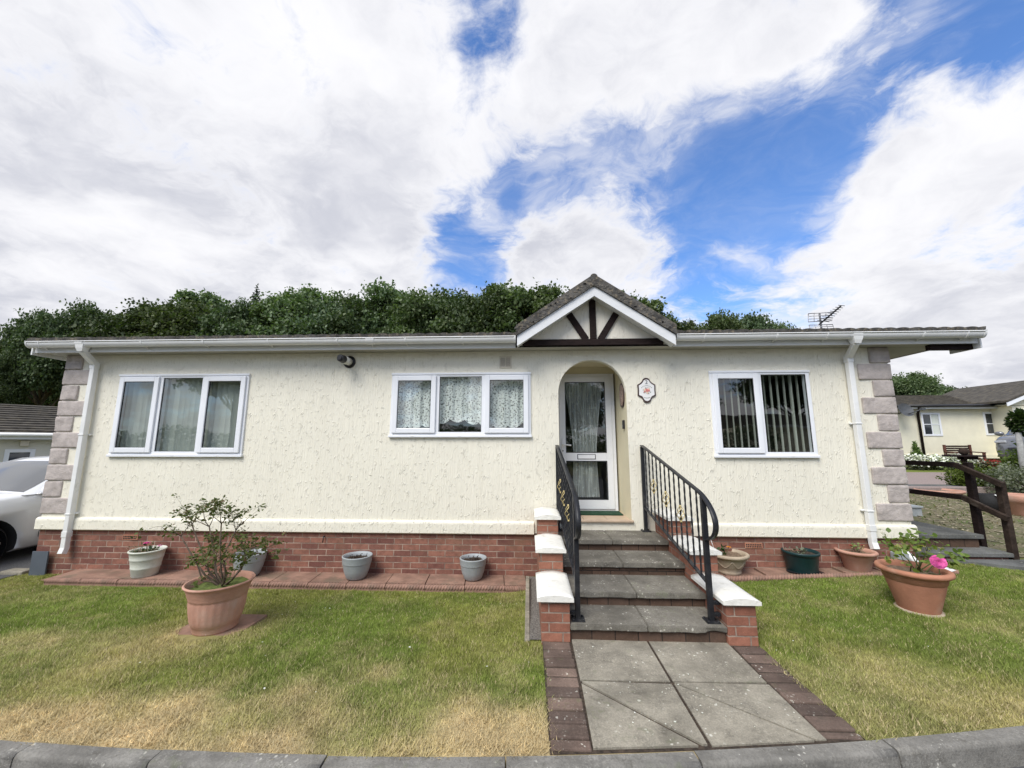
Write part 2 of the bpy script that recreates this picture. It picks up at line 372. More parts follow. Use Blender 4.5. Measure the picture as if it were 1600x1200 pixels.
M('white_plastic', (.8, .8, .8), .4, .03)
M('post_grey', (.28, .28, .27), .8, .2, 10)
# ------------------------------------------------------------------ mesh builder
ORG = {}
class MB:
    def __init__(s): s.v = []; s.f = []; s.mi = []; s.sm = []
    def face(s, idx, mi=0, sm=False): s.f.append(tuple(idx)); s.mi.append(mi); s.sm.append(sm)
    def add(s, vs, fs, mi=0, sm=False):
        o = len(s.v); s.v.extend([tuple(p) for p in vs])
        for f in fs: s.face([i + o for i in f], mi, sm)
        return s
    def quad(s, a, b, c, d, mi=0, sm=False): return s.add([a, b, c, d], [(0, 1, 2, 3)], mi, sm)
    def poly(s, pts, mi=0): return s.add(pts, [tuple(range(len(pts)))], mi)
    def box(s, x0, x1, y0, y1, z0, z1, mi=0, bev=0.0, mat=None, seg=2):
        if x0 > x1: x0, x1 = x1, x0
        if y0 > y1: y0, y1 = y1, y0
        if z0 > z1: z0, z1 = z1, z0
        if bev <= 0:
            vs = [(x0,y0,z0),(x1,y0,z0),(x1,y1,z0),(x0,y1,z0),(x0,y0,z1),(x1,y0,z1),(x1,y1,z1),(x0,y1,z1)]
            fs = [(0,3,2,1),(4,5,6,7),(0,1,5,4),(1,2,6,5),(2,3,7,6),(3,0,4,7)]
        else:
            bm = bmesh.new(); bmesh.ops.create_cube(bm, size=1)
            for v in bm.verts: v.co = ((x0+x1)/2 + v.co.x*(x1-x0), (y0+y1)/2 + v.co.y*(y1-y0), (z0+z1)/2 + v.co.z*(z1-z0))
            bev = min(bev, .45*min(x1-x0, y1-y0, z1-z0))
            bmesh.ops.bevel(bm, geom=bm.edges[:], offset=bev, segments=seg, profile=.5, affect='EDGES')
            bm.verts.index_update()
            vs = [v.co[:] for v in bm.verts]; fs = [tuple(v.index for v in f.verts) for f in bm.faces]; bm.free()
        if mat: vs = [mat @ V(p) for p in vs]
        return s.add(vs, fs, mi)
    def bar(s, p, q, w, h, mi=0, up=(0, 0, 1), bev=0.0):
        p, q = V(p), V(q); d = q - p; L = d.length; d.normalize()
        u = V(up); r = d.cross(u)
        if r.length < 1e-4: r = d.cross(V((1, 0, 0)))
        r.normalize(); u = r.cross(d)
        m = Matrix(((d.x, r.x, u.x, p.x), (d.y, r.y, u.y, p.y), (d.z, r.z, u.z, p.z), (0, 0, 0, 1)))
        return s.box(0, L, -w/2, w/2, -h/2, h/2, mi, bev, m)
    def tube(s, pts, rad, n=8, mi=0, sm=True, cap=True):
        pts = [V(p) for p in pts]; R = rad if isinstance(rad, (list, tuple)) else [rad] * len(pts)
        o = len(s.v); prev = None
        for i, p in enumerate(pts):
            d = (pts[min(i+1, len(pts)-1)] - pts[max(i-1, 0)]);
            d = d.normalized() if d.length > 1e-9 else V((0, 0, 1))
            if prev is None:
                a = d.cross(V((0, 0, 1)) if abs(d.z) < .9 else V((1, 0, 0))).normalized()
            else:
                a = prev - d * prev.dot(d); a = a.normalized() if a.length > 1e-6 else d.orthogonal().normalized()
            prev = a; b = d.cross(a)
            for k in range(n):
                t = 2*PI*k/n; s.v.append(tuple(p + (a*math.cos(t) + b*math.sin(t)) * R[i]))
        for i in range(len(pts)-1):
            for k in range(n):
                s.face((o+i*n+k, o+i*n+(k+1) % n, o+(i+1)*n+(k+1) % n, o+(i+1)*n+k), mi, sm)
        if cap:
            s.face([o+k for k in range(n)][::-1], mi); s.face([o+(len(pts)-1)*n+k for k in range(n)], mi)
        return s
    def lathe(s, prof, cx, cy, n=40, mi=0, sm=True, fn=None):
        o = len(s.v)
        for (r, z) in prof:
            for k in range(n):
                t = 2*PI*k/n; rr = r if fn is None else fn(r, z, t); s.v.append((cx + rr*math.cos(t), cy + rr*math.sin(t), z))
        for i in range(len(prof)-1):
            for k in range(n):
                s.face((o+i*n+k, o+i*n+(k+1) % n, o+(i+1)*n+(k+1) % n, o+(i+1)*n+k), mi, sm)
        return s
    def disc(s, cx, cy, z, r, n=32, mi=0):
        return s.add([(cx + r*math.cos(2*PI*k/n), cy + r*math.sin(2*PI*k/n), z) for k in range(n)], [tuple(range(n))], mi)
    def prism(s, poly, axis, a, b, mi=0, sm=False):
        # poly: 2-D outline; axis 'y': (x,z) extruded y=a..b ; 'x': (y,z) ; 'z': (x,y)
        def P(p, t): return (p[0], t, p[1]) if axis == 'y' else ((t, p[0], p[1]) if axis == 'x' else (p[0], p[1], t))
        n = len(poly); vs = [P(p, a) for p in poly] + [P(p, b) for p in poly]
        fs = [tuple(range(n)), tuple(range(2*n-1, n-1, -1))]
        s.add(vs, fs, mi)
        s.add(vs, [(i, i+n, (i+1) % n + n, (i+1) % n) for i in range(n)], mi, sm)
        return s
    def build(s, name, mats, parent=None, loc=None, fix=True):
        me = bpy.data.meshes.new(name)
        org = V((0, 0, 0))
        if parent is not None: org = ORG[parent.name]
        elif loc is not None: org = V(loc)
        me.from_pydata([(p[0]-org.x, p[1]-org.y, p[2]-org.z) for p in s.v], [], s.f)
        for m in (mats if isinstance(mats, (list, tuple)) else [mats]): me.materials.append(MATS[m])
        me.polygons.foreach_set('material_index', s.mi); me.polygons.foreach_set('use_smooth', s.sm)
        if fix:
            bm = bmesh.new(); bm.from_mesh(me)
            bmesh.ops.remove_doubles(bm, verts=bm.verts, dist=1e-5)
            bmesh.ops.recalc_face_normals(bm, faces=bm.faces); bm.to_mesh(me); bm.free()
        me.update()
        o = bpy.data.objects.new(name, me); COL.objects.link(o)
        if parent is not None: o.parent = parent
        elif loc is not None: o.location = org
        ORG[o.name] = org
        return o
def tag(o, label, cat, group=None):
    o['label'] = label; o['category'] = cat
    if group: o['group'] = group
    return o
def thing(name, loc, label, cat, group=None):
    o = bpy.data.objects.new(name, None); COL.objects.link(o); o.location = loc; o.empty_display_size = .2
    ORG[o.name] = V(loc); return tag(o, label, cat, group)
def struct(o, kind='structure'): o['kind'] = kind; return o
def fast_mesh(name, verts, nper, mats, parent=None, loc=None, cols=None, mi=None, smooth=False):
    """verts (N*nper,3): N separate polygons with nper corners each"""
    org = ORG[parent.name] if parent is not None else (V(loc) if loc is not None else V((0, 0, 0)))
    verts = np.asarray(verts, dtype=np.float32) - np.array(org[:], dtype=np.float32)
    nv = len(verts); nf = nv // nper
    me = bpy.data.meshes.new(name)
    me.vertices.add(nv); me.vertices.foreach_set('co', verts.ravel())
    me.loops.add(nv); me.loops.foreach_set('vertex_index', np.arange(nv, dtype=np.int32))
    me.polygons.add(nf); me.polygons.foreach_set('loop_start', np.arange(0, nv, nper, dtype=np.int32)); me.polygons.foreach_set('loop_total', np.full(nf, nper, dtype=np.int32))
    for m in (mats if isinstance(mats, (list, tuple)) else [mats]): me.materials.append(MATS[m])
    if mi is not None: me.polygons.foreach_set('material_index', np.asarray(mi, dtype=np.int32))
    if cols is not None:
        a = me.color_attributes.new('Col', 'FLOAT_COLOR', 'POINT')
        c = np.ones((nv, 4), dtype=np.float32); c[:, :3] = cols; a.data.foreach_set('color', c.ravel())
    me.update(); me.validate()
    o = bpy.data.objects.new(name, me); COL.objects.link(o)
    if parent is not None: o.parent = parent
    elif loc is not None: o.location = org
    ORG[o.name] = org
    return o
def copy_tree(o, parent=None):
    c = o.copy(); COL.objects.link(c); ORG[c.name] = ORG[o.name]
    if parent is not None: c.parent = parent
    for ch in list(o.children): copy_tree(ch, c)
    return c
def vnoise(x, y, s, seed=0):
    x = np.asarray(x) * s + seed*17.3; y = np.asarray(y) * s + seed*9.1
    xi = np.floor(x).astype(np.int64); yi = np.floor(y).astype(np.int64); fx = x - xi; fy = y - yi
    fx = fx*fx*(3-2*fx); fy = fy*fy*(3-2*fy)
    def h(a, b):
        n = (a*374761393 + b*668265263 + seed*1442695041) & 0x7fffffff
        n = ((n ^ (n >> 13)) * 1274126177) & 0x7fffffff
        return ((n ^ (n >> 16)) & 0xffff) / 65535.0
    return (h(xi, yi)*(1-fx) + h(xi+1, yi)*fx)*(1-fy) + (h(xi, yi+1)*(1-fx) + h(xi+1, yi+1)*fx)*fy
def fbm(x, y, s, seed=0, o=4):
    r = 0; a = .5; t = 0
    for i in range(o): r = r + a*vnoise(x, y, s*2**i, seed+i*3); t += a; a *= .55
    return r/t
def sstep(a, b, x):
    t = np.clip((np.asarray(x, dtype=float)-a)/(b-a), 0, 1); return t*t*(3-2*t)

# ------------------------------------------------------------------ terrain
def kerb_y(x): return -2.975 + .0195*(np.asarray(x, dtype=float)+1.6)**2
def terrain(x, y):
    x = np.asarray(x, dtype=float); y = np.asarray(y, dtype=float)
    left = -.125*sstep(-2.5, -.45, y)*sstep(.6, -.4, x) - .06*sstep(-5.5, -9, x)*sstep(-2.2, 0, y)
    left = left - .16*sstep(-8, -16, x)
    right = sstep(1.2, 5.0, x)*(.10*sstep(-2.6, -.2, y)) + sstep(4.4, 6.5, x)*.036*np.clip(y, 0, 14)
    z = left + right
    z = z + .25*sstep(14, 60, y)*0
    ky = kerb_y(x)
    z = np.where(y < ky - .05, -.17, z)
    z = np.where((x > -6.65) & (x < 4.7) & (y > .06) & (y < 6), -.25, z)
    return z
def axis(segs):
    out = []
    for a, b, st in segs: out += list(np.arange(a, b, st))
    return np.array(out + [segs[-1][1]])
gx = axis([(-900, -60, 60), (-60, -14, 2.3), (-14, -7.2, .2), (-7.2, 6.8, .05), (6.8, 14, .2), (14, 60, 2.3), (60, 900, 60)])
gy = axis([(-600, -60, 60), (-60, -4, 4), (-4, .2, .05), (.2, 8, .2), (8, 40, 2), (40, 900, 60)])
def straw(x, y):
    d = y - kerb_y(x)
    n = fbm(x, y, 1.1, 3); n2 = fbm(x, y, 3.4, 5); n3 = fbm(x, y, .55, 9)
    s = sstep(.66, -.12, d + (n-.5)*1.5 + (n2-.5)*.5) * .95
    s = np.maximum(s, .5*sstep(.50, .72, n3*.6+n*.4)*sstep(2.6, .8, d))
    s = np.where(x > 1.8, s*.42, s); s = np.where(d < -2.5, .1, s)
    # worn edges along path and walkway
    return np.clip(s + .16*sstep(.54, .75, n2), 0, 1)
def lawn_col(x, y, j):
    s = straw(x, y); n = fbm(x, y, 2.3, 21)[:, None]; n2 = fbm(x, y, .8, 31)[:, None]
    gr = np.array([.19, .25, .048])*(.72+.6*n) ; gr2 = np.array([.32, .32, .085])
    gr = np.where((y < kerb_y(x)-2.5)[:, None], np.array([.05, .07, .02]), gr); gr = gr*(1-.65*sstep(.42, .66, n2)) + gr2*(.65*sstep(.42, .66, n2))
    st = np.array([.68, .53, .285])*(.75+.45*n)
    c = gr*(1-s[:, None]) + st*s[:, None]
    m4 = fbm(x, y, 11, 51, 3)[:, None]; m5 = fbm(x, y, 28, 61, 2)[:, None]
    c = c*(.62+.76*(.6*m4+.4*m5)/.5*.5)*1.02
    return c*(.70+.6*j[:, None])
X, Y = np.meshgrid(gx, gy); xf, yf = X.ravel(), Y.ravel(); zf = terrain(xf, yf)
dmax = np.maximum(np.abs(xf)-60, yf-60)
zf = zf + np.where(yf > 60, 0, 0)
nx, ny = len(gx), len(gy)
me = bpy.data.meshes.new('ground')
idx = np.arange(nx*ny).reshape(ny, nx)
q = np.stack([idx[:-1, :-1], idx[:-1, 1:], idx[1:, 1:], idx[1:, :-1]], -1).reshape(-1, 4)
me.vertices.add(nx*ny); me.vertices.foreach_set('co', np.stack([xf, yf, zf], 1).astype(np.float32).ravel())
me.loops.add(q.size); me.loops.foreach_set('vertex_index', q.ravel().astype(np.int32))
me.polygons.add(len(q)); me.polygons.foreach_set('loop_start', np.arange(0, q.size, 4, dtype=np.int32)); me.polygons.foreach_set('loop_total', np.full(len(q), 4, dtype=np.int32))
ca = me.color_attributes.new('Col', 'FLOAT_COLOR', 'POINT')
cc = np.ones((nx*ny, 4), dtype=np.float32); cc[:, :3] = lawn_col(xf, yf, rs.rand(nx*ny)*.6)*.62
ca.data.foreach_set('color', cc.ravel()); me.materials.append(MATS['lawn_ground']); me.update()
ground = bpy.data.objects.new('ground', me); COL.objects.link(ground); struct(ground)

# road and kerb
rd = MB(); xs = list(np.linspace(-60, 60, 121))
for a, b in zip(xs[:-1], xs[1:]):
    ya, yb = float(kerb_y(max(-14, min(14, a))))-.04, float(kerb_y(max(-14, min(14, b))))-.04
    rd.quad((a, -14, -.105), (b, -14, -.105), (b, yb, -.105), (a, ya, -.105))
struct(rd.build('road', 'asphalt'))
kb = MB()
joints = [-13.6 + .915*i for i in range(0, 12)] + [-2.69, -1.946, -1.057, -.131, .86, 1.923] + [1.923+.915*i for i in range(1, 12)]
prof = [(0, -.16), (0, .002), (-.008, .008), (-.070, .008), (-.082, .005), (-.090, -.003), (-.094, -.014), (-.112, -.16)]
for a, b in zip(joints[:-1], joints[1:]):
    a2, b2 = a+.004, b-.004; N = 6; dz = random.uniform(-.004, .004); base = len(kb.v)
    for i in range(N+1):
        x = a2 + (b2-a2)*i/N; y = float(kerb_y(x)); sl_ = 2*.0195*(x+1.6); nn = math.hypot(1, sl_); nxx, nyy = -sl_/nn, 1/nn
        for (o_, z) in prof: kb.v.append((x + nxx*o_, y + nyy*o_, z+dz))
    m_ = len(prof)
    for i in range(N):
        for k in range(m_-1): kb.face((base+i*m_+k, base+(i+1)*m_+k, base+(i+1)*m_+k+1, base+i*m_+k+1), 0, 3 <= k <= 5)
    kb.face([base+k for k in range(m_)]); kb.face([base+N*m_+k for k in range(m_)][::-1])
struct(kb.build('kerb', 'kerb_concrete'))

# path slabs (two cut slabs with diagonal joints)
pa = MB(); e = .0035
def slab(poly, z1, z0=-.05, mb=None, shrink=.005, dz=0):
    cx = sum(p[0] for p in poly)/len(poly); cy = sum(p[1] for p in poly)/len(poly)
    pts = []
    for (x, y) in poly:
        d = V((cx-x, cy-y)); d = d.normalized()*shrink*1.6; pts.append((x+d.x, y+d.y))
    tilt = [random.uniform(-.0025, .0025) for _ in range(2)]
    n = len(pts)
    top = [(x, y, z1+dz+tilt[0]*(x-cx)/.3+tilt[1]*(y-cy)/.3) for x, y in pts]; bot = [(x, y, z0) for x, y in pts]
    mb.add(top, [tuple(range(n))]); mb.add(top+bot, [(i, (i+1) % n, (i+1) % n+n, i+n) for i in range(n)])
yk = lambda x: float(kerb_y(x)) + .005
PX0, PXM, PX1 = .333, .962, 1.607
y0, ym = -1.725, -2.29
slab([(PX0, y0), (PX0, ym), (PXM, ym+.012), (PXM, y0)], .012, mb=pa, shrink=.008)
slab([(PXM, y0), (PXM, ym+.012), (PX1, ym+.025), (PX1, y0)], .012, mb=pa, shrink=.008)
slab([(PX0, ym), (PX0-.02, yk(PX0)), (.925, yk(.925))], .013, mb=pa, shrink=.018)
slab([(PX0, ym), (.935, yk(.93)), (PXM, yk(PXM)), (PXM, ym+.012)], .014, mb=pa, shrink=.014)
slab([(PXM, ym+.012), (PXM, yk(PXM)), (1.56, yk(1.56))], .012, mb=pa, shrink=.010)
slab([(PXM, ym+.012), (1.57, yk(1.57)), (PX1+.02, yk(PX1)), (PX1, ym+.025)], .012, mb=pa, shrink=.009)
pbed = MB(); zb_ = .0035; xs_ = np.linspace(.10, 1.84, 13)
for xa, xb in zip(xs_[:-1], xs_[1:]): pbed.quad((xa, -1.72, zb_), (xb, -1.72, zb_), (xb, yk(xb)-.004, zb_), (xa, yk(xa)-.004, zb_))
struct(pa.build('path', 'slab')); struct(pbed.build('path_bedding', 'soil'))
pe = MB()
for side in (0, 1):
    xa, xb = ((.108, .325), (1.615, 1.832))[side]; y = -1.79
    while y > yk(xa) + .06:
        L = random.uniform(.108, .122)
        yb = max(y-L, yk((xa+xb)/2))
        j = random.uniform(-.006, .006)
        pe.box(xa+j, xb+j, yb+.013, y, -.05, .014+random.uniform(-.006, .006), 0, .009, seg=2)
        y = yb
struct(pe.build('path_edging', 'edge_brick'))
# ------------------------------------------------------------------ grass blades
def blades():
    def gen(x0, x1, y0, y1, dens):
        n = int((x1-x0)*(y1-y0)*dens); return np.stack([rs.uniform(x0, x1, n), rs.uniform(y0, y1, n)], 1)
    P_ = np.concatenate([gen(-7.5, .085, -3.05, -.40, 19000), gen(.085, .15, -2.95, -1.79, 7000), gen(1.79, 1.86, -2.8, -1.8, 7000), gen(1.855, 6.8, -3.0, .34, 18000), gen(-12, -7.0, -2.9, .0, 6500), gen(-6.9, -6.02, -.42, .06, 14000), gen(6.5, 9, -2.7, -.4, 4500)])
    x, y = P_[:, 0], P_[:, 1]
    k = y > kerb_y(x) + .004 - .03*rs.rand(len(x))**3
    k &= ~((x > -6.04) & (x < .11) & (y > -.425)) & ~((y > -.03) & (x > -6.72) & (x < 4.8))                # walkway
    k &= ~((x > -.06) & (x < .12) & (y > -1.72))
    k &= ~((x > 1.55) & (x < 1.87) & (y > -1.79))
    k &= ~((x > 1.8) & (x < 5.0) & (y > -.40+.10*(x-1.9)))
    k &= ~((x > 5.3) & (y > np.interp(x, [5.3, 5.75, 6.6, 9], [.25, .0, -.45, -1.2])))
    k &= ~((x > 4.7) & (y > .24))
    k &= ~(((x+2.85)**2 + (y+1.55)**2) < .27**2)
    k &= ~(((x-3.70)**2 + (y+1.10)**2) < .17**2)
    k &= ~((x < -6.8) & (y > -.74))
    x, y = x[k], y[k]; n = len(x); z = terrain(x, y)
    s = straw(x, y)
    h = (.011 + .014*rs.rand(n)) * (1 + 1.1*(vnoise(x, y, 8, 2)-.4)) * (1-.18*s) ; w = .0016 + .0015*rs.rand(n)
    a = rs.rand(n)*2*PI; lean = (.25+.9*rs.rand(n)) * h * (1+.9*s); la = a + PI/2 + rs.uniform(-.6, .6, n)
    dx, dy = np.cos(a)*w, np.sin(a)*w
    v = np.empty((n, 3, 3)); v[:, 0] = np.stack([x-dx, y-dy, z-.002], 1); v[:, 1] = np.stack([x+dx, y+dy, z-.002], 1)
    v[:, 2] = np.stack([x+np.cos(la)*lean, y+np.sin(la)*lean, z+h], 1)
    j = rs.rand(n); c = lawn_col(x, y, j)
    dry = rs.rand(n) < (.08+.3*s); c[dry] = np.array([.58, .48, .28])*(.7+.5*rs.rand(dry.sum())[:, None])
    c = np.repeat(c, 3, axis=0)
    o = fast_mesh('grass', v.reshape(-1, 3), 3, 'grass_blade', cols=c)
    struct(o, 'stuff'); tag(o, 'short patchy lawn grass, green by the house and straw coloured along the kerb', 'grass')
blades()
# fallen petals
pt = []
for i in range(125):
    if i < 52: x, y = min(1.58, max(.36, random.gauss(1.05, .32))), random.uniform(-2.75, -1.76)
    else: x, y = random.uniform(-4, 5.5), random.uniform(-2.6, -.6)
    if -.1 < x < 1.84 and y > -1.8: continue
    z = float(terrain(x, y)) + (.022 if i >= 52 else .018)
    if 0.33 < x < 1.6 and y < -1.74: z = .0165
    elif .1 < x < 1.83: continue
    r = random.uniform(.003, .008) * (1.6 if random.random() < .12 else 1); a = random.random()*6.28
    for k in range(4): pt.append((x+r*math.cos(a+k*PI/2)*(1 if k % 2 else .65), y+r*math.sin(a+k*PI/2)*(1 if k % 2 else .65), z+random.uniform(0, .004)))
o = fast_mesh('fallen_petals', pt, 4, 'white_petal'); struct(o, 'stuff'); tag(o, 'small white petals scattered over path slabs and grass', 'petals')
# ================================================================== THE MOBILE HOME
HX0, HX1, HY1 = -6.69, 4.755, 6.0
ZB, ZT = .455, 2.87
home = thing('mobile_home', (-.97, 0, .45), 'long cream rendered single storey park home with brick skirt, pink quoins and small gabled porch', 'mobile home')
AX0, AX1 = .405, 1.315; AC = (AX0+AX1)/2; AR = (AX1-AX0)/2; AZ = 2.735-AR; REC = .62; TZ = .632
WINS = [(-5.845, -3.935, 1.430, 2.568), (-1.89, .03, 1.695, 2.558), (2.421, 3.716, 1.434, 2.557)]
wl = MB()
def rect(x0, x1, z0, z1, y=0.0): wl.quad((x0, y, z0), (x1, y, z0), (x1, y, z1), (x0, y, z1))
cuts = [HX0, -5.845, -3.935, -1.89, .03, AX0, AX1, 2.421, 3.716, HX1]
for i in range(len(cuts)-1):
    a, b = cuts[i], cuts[i+1]
    win = [w for w in WINS if abs(w[0]-a) < 1e-6]
    if win:
        rect(a, b, ZB, win[0][2]); rect(a, b, win[0][3], ZT)
        x0, x1, z0, z1 = win[0]
        wl.quad((x0, 0, z0), (x0, .12, z0), (x0, .12, z1), (x0, 0, z1)); wl.quad((x1, 0, z0), (x1, 0, z1), (x1, .12, z1), (x1, .12, z0))
        wl.quad((x0, 0, z0), (x1, 0, z0), (x1, .12, z0), (x0, .12, z0)); wl.quad((x0, 0, z1), (x0, .12, z1), (x1, .12, z1), (x1, 0, z1))
    elif abs(a-AX0) < 1e-6:
        rect(a, b, ZB, TZ-.03)
        N = 28; pts = [(AC-AR*math.cos(PI*k/N), AZ+AR*math.sin(PI*k/N)) for k in range(N+1)]
        for k in range(N):
            (xa, za), (xb, zb) = pts[k], pts[k+1]
            wl.quad((xa, 0, za), (xb, 0, zb), (xb, 0, ZT), (xa, 0, ZT))
            wl.quad((xa, 0, za), (xa, .10, za), (xb, .10, zb), (xb, 0, zb), 0, True)
    else: rect(a, b, ZB, ZT)
wl.quad((HX0, HY1, ZB), (HX0, 0, ZB), (HX0, 0, ZT), (HX0, HY1, ZT)); wl.quad((HX1, 0, ZB), (HX1, HY1, ZB), (HX1, HY1, ZT), (HX1, 0, ZT))
wl.quad((HX1, HY1, ZB), (HX0, HY1, ZB), (HX0, HY1, ZT), (HX1, HY1, ZT))
wl.build('wall', 'render', home)
# porch recess behind the arch
pr = MB()
pr.quad((AX0, 0, TZ-.03), (AX0, REC+.1, TZ-.03), (AX0, REC+.1, AZ), (AX0, 0, AZ)); pr.quad((AX1, 0, TZ-.03), (AX1, 0, AZ), (AX1, REC+.1, AZ), (AX1, REC+.1, TZ-.03))
pr.quad((AX0, .10, AZ), (AX0, REC+.1, AZ), (AX0, REC+.1, 2.76), (AX0, .10, 2.76)); pr.quad((AX1, .10, AZ), (AX1, .10, 2.76), (AX1, REC+.1, 2.76), (AX1, REC+.1, AZ))
pr.quad((AX0, .10, 2.76), (AX0, REC+.1, 2.76), (AX1, REC+.1, 2.76), (AX1, .10, 2.76))
for k in range(N):
    (xa, za), (xb, zb) = pts[k], pts[k+1]; pr.quad((xa, .10, za), (xb, .10, zb), (xb, .10, 2.76), (xa, .10, 2.76))
pr.quad((AX0, REC+.06, TZ-.03), (AX1, REC+.06, TZ-.03), (AX1, REC+.06, TZ+.01), (AX0, REC+.06, TZ+.01)); pr.quad((AX0, REC+.03, 2.655), (AX1, REC+.03, 2.655), (AX1, REC+.03, 2.76), (AX0, REC+.03, 2.76))
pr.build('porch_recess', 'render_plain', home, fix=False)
th = MB(); th.box(AX0-.03, AX1+.02, -.035, 0, TZ-.028, TZ, 0, .006)
for a in (0, 1, 2):
    xa = AX0+.003+a*(AX1-AX0)/3; th.box(xa, xa+(AX1-AX0)/3-.006, .001, REC+.05, TZ-.028, TZ-.002, 0)
th.build('threshold', 'tile_buff', home)
# rooms behind the windows (dark)
ir = MB()
for (x0, x1) in ((-6.6, -2.2), (-2.19, .36), (1.9, 4.7)):
    ir.quad((x0, .121, .6), (x0, 3, .6), (x0, 3, 2.8), (x0, .121, 2.8)); ir.quad((x1, .121, .6), (x1, .121, 2.8), (x1, 3, 2.8), (x1, 3, .6))
    ir.quad((x0, 3, .6), (x1, 3, .6), (x1, 3, 2.8), (x0, 3, 2.8)); ir.quad((x0, .121, .6), (x1, .121, .6), (x1, 3, .6), (x0, 3, .6)); ir.quad((x0, .121, 2.8), (x0, 3, 2.8), (x1, 3, 2.8), (x1, .121, 2.8))
ir.quad((.38, .73, .6), (.38, 3, .6), (.38, 3, 2.7), (.38, .73, 2.7)); ir.quad((1.34, .73, .6), (1.34, .73, 2.7), (1.34, 3, 2.7), (1.34, 3, .6)); ir.quad((.38, 3, .6), (1.34, 3, .6), (1.34, 3, 2.7), (.38, 3, 2.7)); ir.quad((.38, .73, 2.7), (.38, 3, 2.7), (1.34, 3, 2.7), (1.34, .73, 2.7)); ir.quad((.38, .73, .6), (1.34, .73, .6), (1.34, 3, .6), (.38, 3, .6))
ir.build('interior_wall', 'interior', home, fix=False)
# band above the skirt
bp = [(0, .605), (-.016, .598), (-.030, .585), (-.034, .565), (-.034, .452), (-.02, .440), (.02, .440), (.02, .605)]
bd = MB()
for (a, b) in ((HX0-.034, .06), (1.84, HX1+.034)): bd.prism(bp, 'x', a, b)
bd.box(HX0-.034, HX0, .021, HY1, .44, .60); bd.box(HX1, HX1+.034, .021, HY1, .44, .60)
bd.build('plinth_band', 'render', home)
sk = MB(); sk.box(HX0, HX1, .012, .14, -.30, .448); sk.box(HX0, HX0+.12, .141, HY1, -.30, .448); sk.box(HX1-.12, HX1, .141, HY1, -.30, .448)
sko = sk.build('brick_skirt', 'brick_skirt', home)
for (x, z) in ((-5.38, .348), (2.82, .335)):
    ab = MB(); ab.box(x-.107, x+.107, .004, .03, z-.034, z+.034, 0, .003)
    for k in range(9):
        for r in (-1, 1): ab.box(x-.095+k*.0215, x-.083+k*.0215, .001, .006, z+r*.012-.008, z+r*.012+.008, 1)
    ab.build('air_brick', ['terracotta_dark', 'gasket'], sko)

# --- windows
def ring(mb, x0, x1, z0, z1, w, ya, yb, mi=0, bev=.004, wb=None):
    wb = wb or w
    mb.box(x0, x0+w, ya, yb, z0, z1, mi, bev); mb.box(x1-w, x1, ya, yb, z0, z1, mi, bev)
    mb.box(x0+w-.001, x1-w+.001, ya+.0004, yb-.0004, z1-w, z1, mi, bev); mb.box(x0+w-.001, x1-w+.001, ya+.0004, yb-.0004, z0, z0+wb, mi, bev)
def pane(x0, x1, z0, z1, y, parent):
    MB().quad((x0, y, z0), (x1, y, z0), (x1, y, z1), (x0, y, z1)).build('pane', 'glass', parent, fix=False)
def window(x0, x1, z0, z1, lights):
    f = MB(); ring(f, x0, x1, z0, z1, .045, -.022, .06, 0, .004, .06)
    f.box(x0-.006, x1+.006, -.034, -.003, z1-.018, z1+.010, 0, .004)           # head drip
    f.box(x0-.012, x1+.012, -.040, -.001, z0-.012, z0+.022, 0, .005)           # sill nose
    for k in range(1, len(lights)): f.box(lights[k][1]-.03, lights[k][1]+.03, -.0215, .0595, z0+.059, z1-.044, 0, .004)
    fo = f.build('window', 'upvc', home)
    for i, (kind, a, b) in enumerate(lights):
        a2 = a+.044 if i == 0 else a+.029; b2 = b-.044 if i == len(lights)-1 else b-.029
        zb, zt = z0+.059, z1-.044
        if kind == 'sash':
            s_ = MB(); ring(s_, a2-.014, b2+.014, zb-.014, zt+.012, .068, -.048, -.0225, 0, .007)
            s_.box(a2-.016, b2+.016, -.0225, -.021, zb-.016, zt+.014, 1) if False else None
            so_ = s_.build('sash', 'upvc', fo); gx0, gx1, gz0, gz1 = a2+.054, b2-.054, zb+.054, zt-.056; par = so_; yg = -.03
        else:
            gx0, gx1, gz0, gz1 = a2, b2, zb, zt; par = fo; yg = -.008
        gk = MB(); ring(gk, gx0-.002, gx1+.002, gz0-.002, gz1+.002, .007, yg-.004, yg+.012, 0, 0); gk.build('gasket', 'gasket', par)
        pane(gx0+.004, gx1-.004, gz0+.004, gz1-.004, yg, par)
    for k in range(len(lights)):
        xm = (lights[k][1]+lights[k][2])/2; dr = MB(); dr.box(xm-.018, xm+.018, -.043, -.0395, z0+.002, z0+.010, 0, .001); dr.build('drain_cap', 'upvc_gutter', fo)
x0, x1, z0, z1 = WINS[0]; t = (x1-x0)/3
window(x0, x1, z0, z1, [('sash', x0, x0+t*.985), ('fixed', x0+t*.985, x0+t*1.985), ('sash', x0+t*1.985, x1)])
x0, x1, z0, z1 = WINS[1]; t = (x1-x0)/3
window(x0, x1, z0, z1, [('sash', x0, x0+t), ('fixed', x0+t, x0+t*2), ('sash', x0+t*2, x1)])
x0, x1, z0, z1 = WINS[2]
window(x0, x1, z0, z1, [('sash', x0, x0+.64), ('fixed', x0+.64, x1)])

